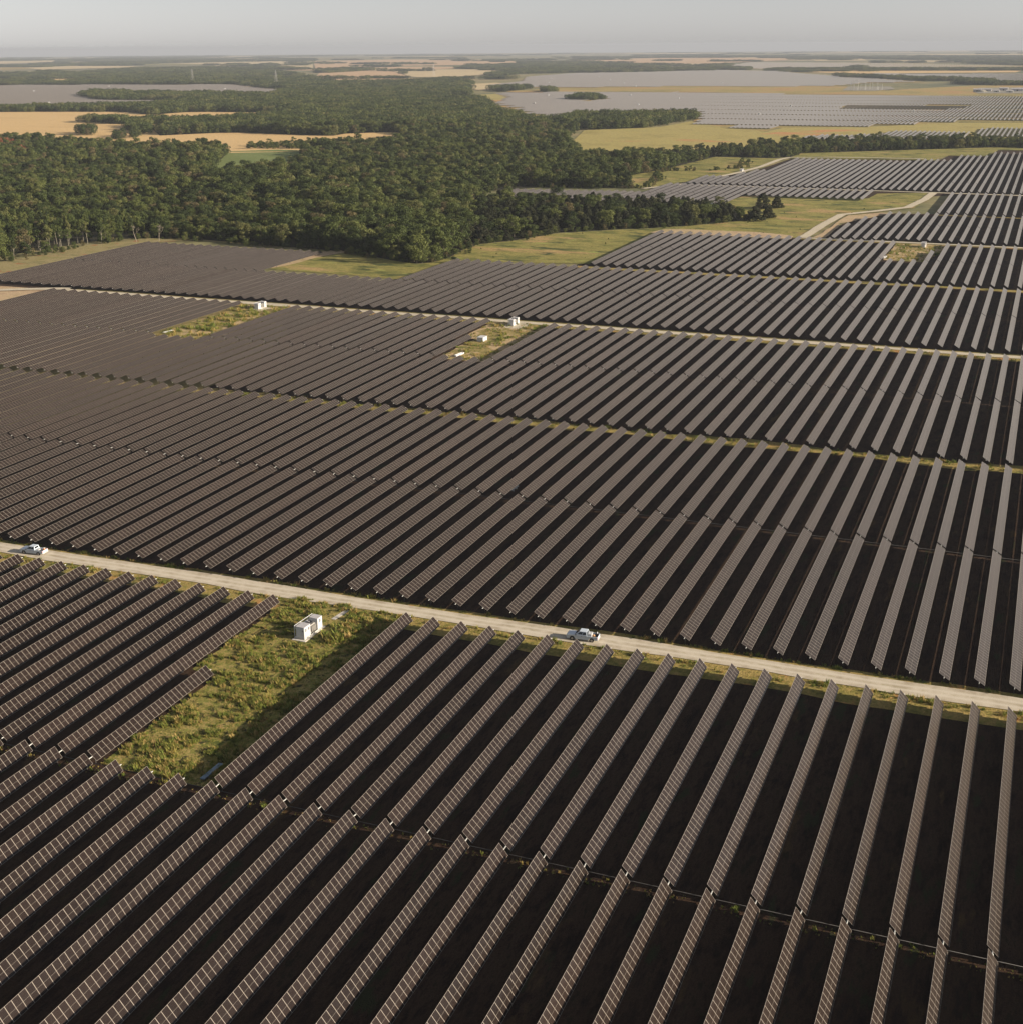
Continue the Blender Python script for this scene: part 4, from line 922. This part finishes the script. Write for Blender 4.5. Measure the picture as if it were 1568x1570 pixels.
m = MB(); m.poly([(-116.3, 194.6, .03), (-115.4, 194.6, .03), (-114.7, 200.6, .03), (-115.7, 200.6, .03)]); m.poly([(-116.3, 194.6, .15), (-115.4, 194.6, .15), (-114.7, 200.6, .15), (-115.7, 200.6, .15)])
for a, b in (((-116.3, 194.6), (-115.4, 194.6)), ((-115.4, 194.6), (-114.7, 200.6)), ((-114.7, 200.6), (-115.7, 200.6)), ((-115.7, 200.6), (-116.3, 194.6))): m.poly([(*a, .03), (*b, .03), (*b, .15), (*a, .15)])
tag(m.build('path', M['concrete']), 'short concrete path from the near road towards the skid', 'path', kind='structure')
def low_cabinet(x, y, rz, label):
    e = empty('low_cabinet', (x, y, .15), rz); tag(e, label, 'cabinet')
    m = MB(); m.box((-1.2, -1.8, 0), (1.2, 1.8, 1.5)); m.build('housing', M['white'], e, bevel=.03)
    m = MB(); m.box((-1.3, -1.9, 1.502), (1.3, 1.9, 1.6)); m.build('roof', M['white'], e)
    for i in range(3):
        m = MB(); m.box((1.2, -1.7+i*1.15, .1), (1.23, -.65+i*1.15, 1.4)); m.build('door', M['white'], e)
low_cabinet(-186.2, 430.2, -.03, 'low white cabinet on rubble in the middle clearing')
def trough(x, y, rz, L, label):
    e = empty('trough', (x, y, .05), rz); tag(e, label, 'trough')
    m = MB(); m.box((-.45, -L/2, .25), (.45, L/2, .33))
    for s in (-.45, .40): m.box((s, -L/2, .332), (s+.05, L/2, .75))
    for s in (-L/2, L/2-.05): m.box((-.398, s, .332), (.398, s+.05, .75))
    m.build('basin', M['white'], e)
    for y_ in (-L*.35, L*.35):
        m = MB(); m.box((-.4, y_-.06, -.05), (.4, y_+.06, .25)); m.build('leg', M['steel'], e)
trough(-184.3, 405.5, -.1, 5.5, 'long white cable trough at the foot of the middle clearing')
trough(-304.2, 402, -.1, 5.5, 'long white cable trough at the left clearing')
trough(-72.2, 680, -.1, 7, 'white cable trough at the corner of the upper right clearing')
m = MB(); m.tube((-112.0, 275.9, .5), (-111.8, 278.9, .6), .13, n=10); m.tube((-112.0, 275.7, .5), (-112.0, 275.95, .5), .18, n=10); m.tube((-111.8, 278.85, .6), (-111.8, 279.1, .6), .18, n=10)
for yy in (276.5, 278.3): m.box((-112.05, yy, 0), (-111.8, yy+.1, .45))
tag(m.build('pipe', M['white'], smooth=False), 'short white pipe lying between rows beyond the near road', 'pipe')
for i in range(3):
    m = MB(); x = -105.95+i*.26; n = 6; L = 4.7
    m.tube((x, 137.2, .36), (x+.12, 137.2+L, .36), .12, n=10)
    for j in range(n): y = 137.3+L*j/n; m.tube((x+.12*j/n, y, .36), (x+.12*j/n, y+.14, .36), .14, n=10)
    tag(m.build('pipe', M['pvc']), 'ribbed blue grey pipe in a side by side bundle at the clearing foot, %s' % ['leftmost', 'middle', 'rightmost'][i], 'pipe', 'blue grey pipe bundle')
for j in range(3):
    m = MB(); y = 138+j*1.7; m.box((-106.2, y, 0), (-105.1, y+.15, .235)); tag(m.build('timber', M['bark'], bevel=.01), 'timber bearer under the blue grey pipes, %s' % ['nearest', 'middle', 'farthest'][j], 'timber', 'timber bearers')

# ---------------------------------------------------------------- far small things
src = None
FAR = [(-2389,2710),(-1844,2130),(-2466,3099),(-1989,2957),(-1602,2097),(-893,2320),(-1009,2702),(-1269,3295),(-1348,3615),(-1511,4074),(-1426,4300),(-1272,3944),(-1126,3615),(-1008,3338),(-838,2738),(-689,2299),(-695,2594),(-423,2312),(-419,2034),(-208,2181),(-1106,4121),(-867,3686),(-760,4085)]
bm_ = MB(); bm_.box((-1.2, -3, 0), (1.2, -.8, 2.6)); bm_.box((-1, -.5, 0), (.9, 1.1, 1.9)); bm_.box((-1.2, 1.4, 0), (1.2, 3, 2.6)); bm_.box((-1.3, -3.1, 2.602), (1.3, -.7, 2.7)); bm_.box((-1.3, 1.3, 2.602), (1.3, 3.1, 2.7)); bm_.box((-1.4, -3.3, -.6), (1.4, 3.3, -.002))
fm = bm_.mesh('inverter_cabinet', M['white'])
for i, (x, y) in enumerate(sorted(FAR, key=lambda p: math.atan2(p[0], p[1]))):
    o = link(bpy.data.objects.new('inverter_cabinet', fm)); o.location = (x, y, gz(x, y)+.6); o.scale = (.9, .9, .95)
    tag(o, 'tiny white inverter cabinet in the distant solar fields, %s from the left' % nth(i+1), 'inverter', 'distant inverter cabinets')
def gantry(x, y, h, wd, label):
    m = MB(); z = gz(x, y)
    for s in (-wd/2, wd/2): m.tube((x+s, y, z), (x+s, y, z+h), .45, .3, n=6); m.tube((x+s, y, z+h), (x+s, y, z+h*1.15), .15, .05, n=5)
    for k in (.82, .97): m.tube((x-wd/2, y, z+h*k), (x+wd/2, y, z+h*k), .28, n=6)
    for s in (-.3, 0, .3): m.tube((x+s*wd, y, z+h*.82), (x+s*wd, y, z+h*.6), .15, n=5)
    tag(m.build('steel_gantry', M['steel']), label, 'gantry', 'substation gantries')
GQ = [(-439,3144),(-431,3145),(-422,3192),(-417,3239),(-396,3197),(-384,3199)]
for i, (x, y) in enumerate(GQ): gantry(x, y, [20, 24, 15, 14, 16, 13][i], [7, 9, 10, 9, 11, 8][i], 'steel gantry in the distant substation, %s from the left' % nth(i+1))
def tower(x, y, h, label):
    m = MB(); z = gz(x, y); b = h*.12
    def pt(s, t, f): k = b*(1-f)**1.2 + .5*f; return Vector((x+s*k, y+t*k, z+h*f))
    L = [0, .2, .38, .54, .68, .8, .9, 1]
    for s, t in ((-1, -1), (1, -1), (1, 1), (-1, 1)):
        for f0, f1 in zip(L, L[1:]):
            m.tube(pt(s, t, f0), pt(s, t, f1), .13, n=4, cap=False); s2, t2 = (-t, s); m.tube(pt(s, t, f0), pt(s2, t2, f1), .08, n=4, cap=False)
    for f in (.68, .8, .92): m.tube((x-h*.16, y, z+h*f), (x+h*.16, y, z+h*f), .14, n=5)
    tag(m.build('transmission_tower', M['roof_grey']), label, 'pylon', 'distant lattice pylons')
for i, (x, y) in enumerate([(-2417,3428),(-2040,3288),(-2068,4380)]): tower(x, y, 42, 'faint lattice pylon in the haze, %s from the left' % nth(i+1))
def shed(x, y, sx, sy, h, label, wall='white'):
    e = empty('shed', (x, y, gz(x, y))); tag(e, label, 'shed', 'sheds in the distant yard')
    m = MB(); m.box((-sx/2, -sy/2, -.5), (sx/2, sy/2, h)); m.build('wall', M[wall], e)
    m = MB(); a = [(-sx/2-.4, -sy/2-.4), (sx/2+.4, -sy/2-.4), (sx/2+.4, sy/2+.4), (-sx/2-.4, sy/2+.4)]
    r0, r1 = (-sx/2-.4, 0, h+sy*.14), (sx/2+.4, 0, h+sy*.14); p = [(q[0], q[1], h+.01) for q in a]
    m.poly([p[0], p[1], r1, r0]); m.poly([p[2], p[3], r0, r1]); m.poly([p[1], p[2], r1]); m.poly([p[3], p[0], r0]); m.poly(p[::-1]); m.build('roof', M['roof_grey'], e)
    m = MB(); m.box((-1.8, -sy/2-.05, -.3), (1.8, -sy/2, h*.7)); m.build('door', M['dark'], e)
for i, ((x, y), d) in enumerate(zip([(-168,3110),(-151,3155),(-128,3097),(-118,3205),(-101,3082),(-88,3167)], ((16, 12, 6), (20, 10, 5), (12, 9, 4.5), (18, 12, 6), (14, 10, 4.5), (24, 14, 6)))):
    shed(x, y, *d, 'pale shed in the distant yard at right, %s from the left' % nth(i+1), 'offwhite' if i % 2 == 0 else 'roof_grey')
def mound(x, y, r, h, label):
    m = MB(); q = random.Random(int(x)); n = 16; z = gz(x, y); lv = [(1, 0), (.8, .45), (.5, .8), (.2, 1)]
    rr_ = [[(x+r*k*math.cos(6.283*i/n)*q.uniform(.85, 1.1), y+r*k*math.sin(6.283*i/n)*q.uniform(.85, 1.1), z+h*f*q.uniform(.9, 1.05)) for i in range(n)] for k, f in lv]
    for a, b in zip(rr_, rr_[1:]):
        for i in range(n): m.poly([a[i], a[(i+1) % n], b[(i+1) % n], b[i]])
    m.poly(rr_[-1]); tag(m.build('gravel_pile', M['yard'], smooth=True), label, 'gravel pile')
(gx_, gy_), = [(-166,3131)]
mound(gx_+8, gy_-30, 14, 6, 'pale gravel pile at the left end of the distant yard')

# ---------------------------------------------------------------- haze
HB = 44000
m = MB(); m.box((-HB, -HB, -165), (HB, HB, 112))
hz_ = NG('haze_air'); hz_.t.nodes.remove(hz_.b)
pv = hz_.n('ShaderNodeVolumePrincipled'); pv.inputs['Density'].default_value = 6e-5; pv.inputs['Color'].default_value = (*(.455,.49,.545), 1)
pv.inputs['Anisotropy'].default_value = 0.0
hz_.l(pv.outputs[0], hz_.o.inputs['Volume'])
tag(m.build('haze', hz_.mat), 'thin pale haze over the whole plain', 'haze', kind='stuff')
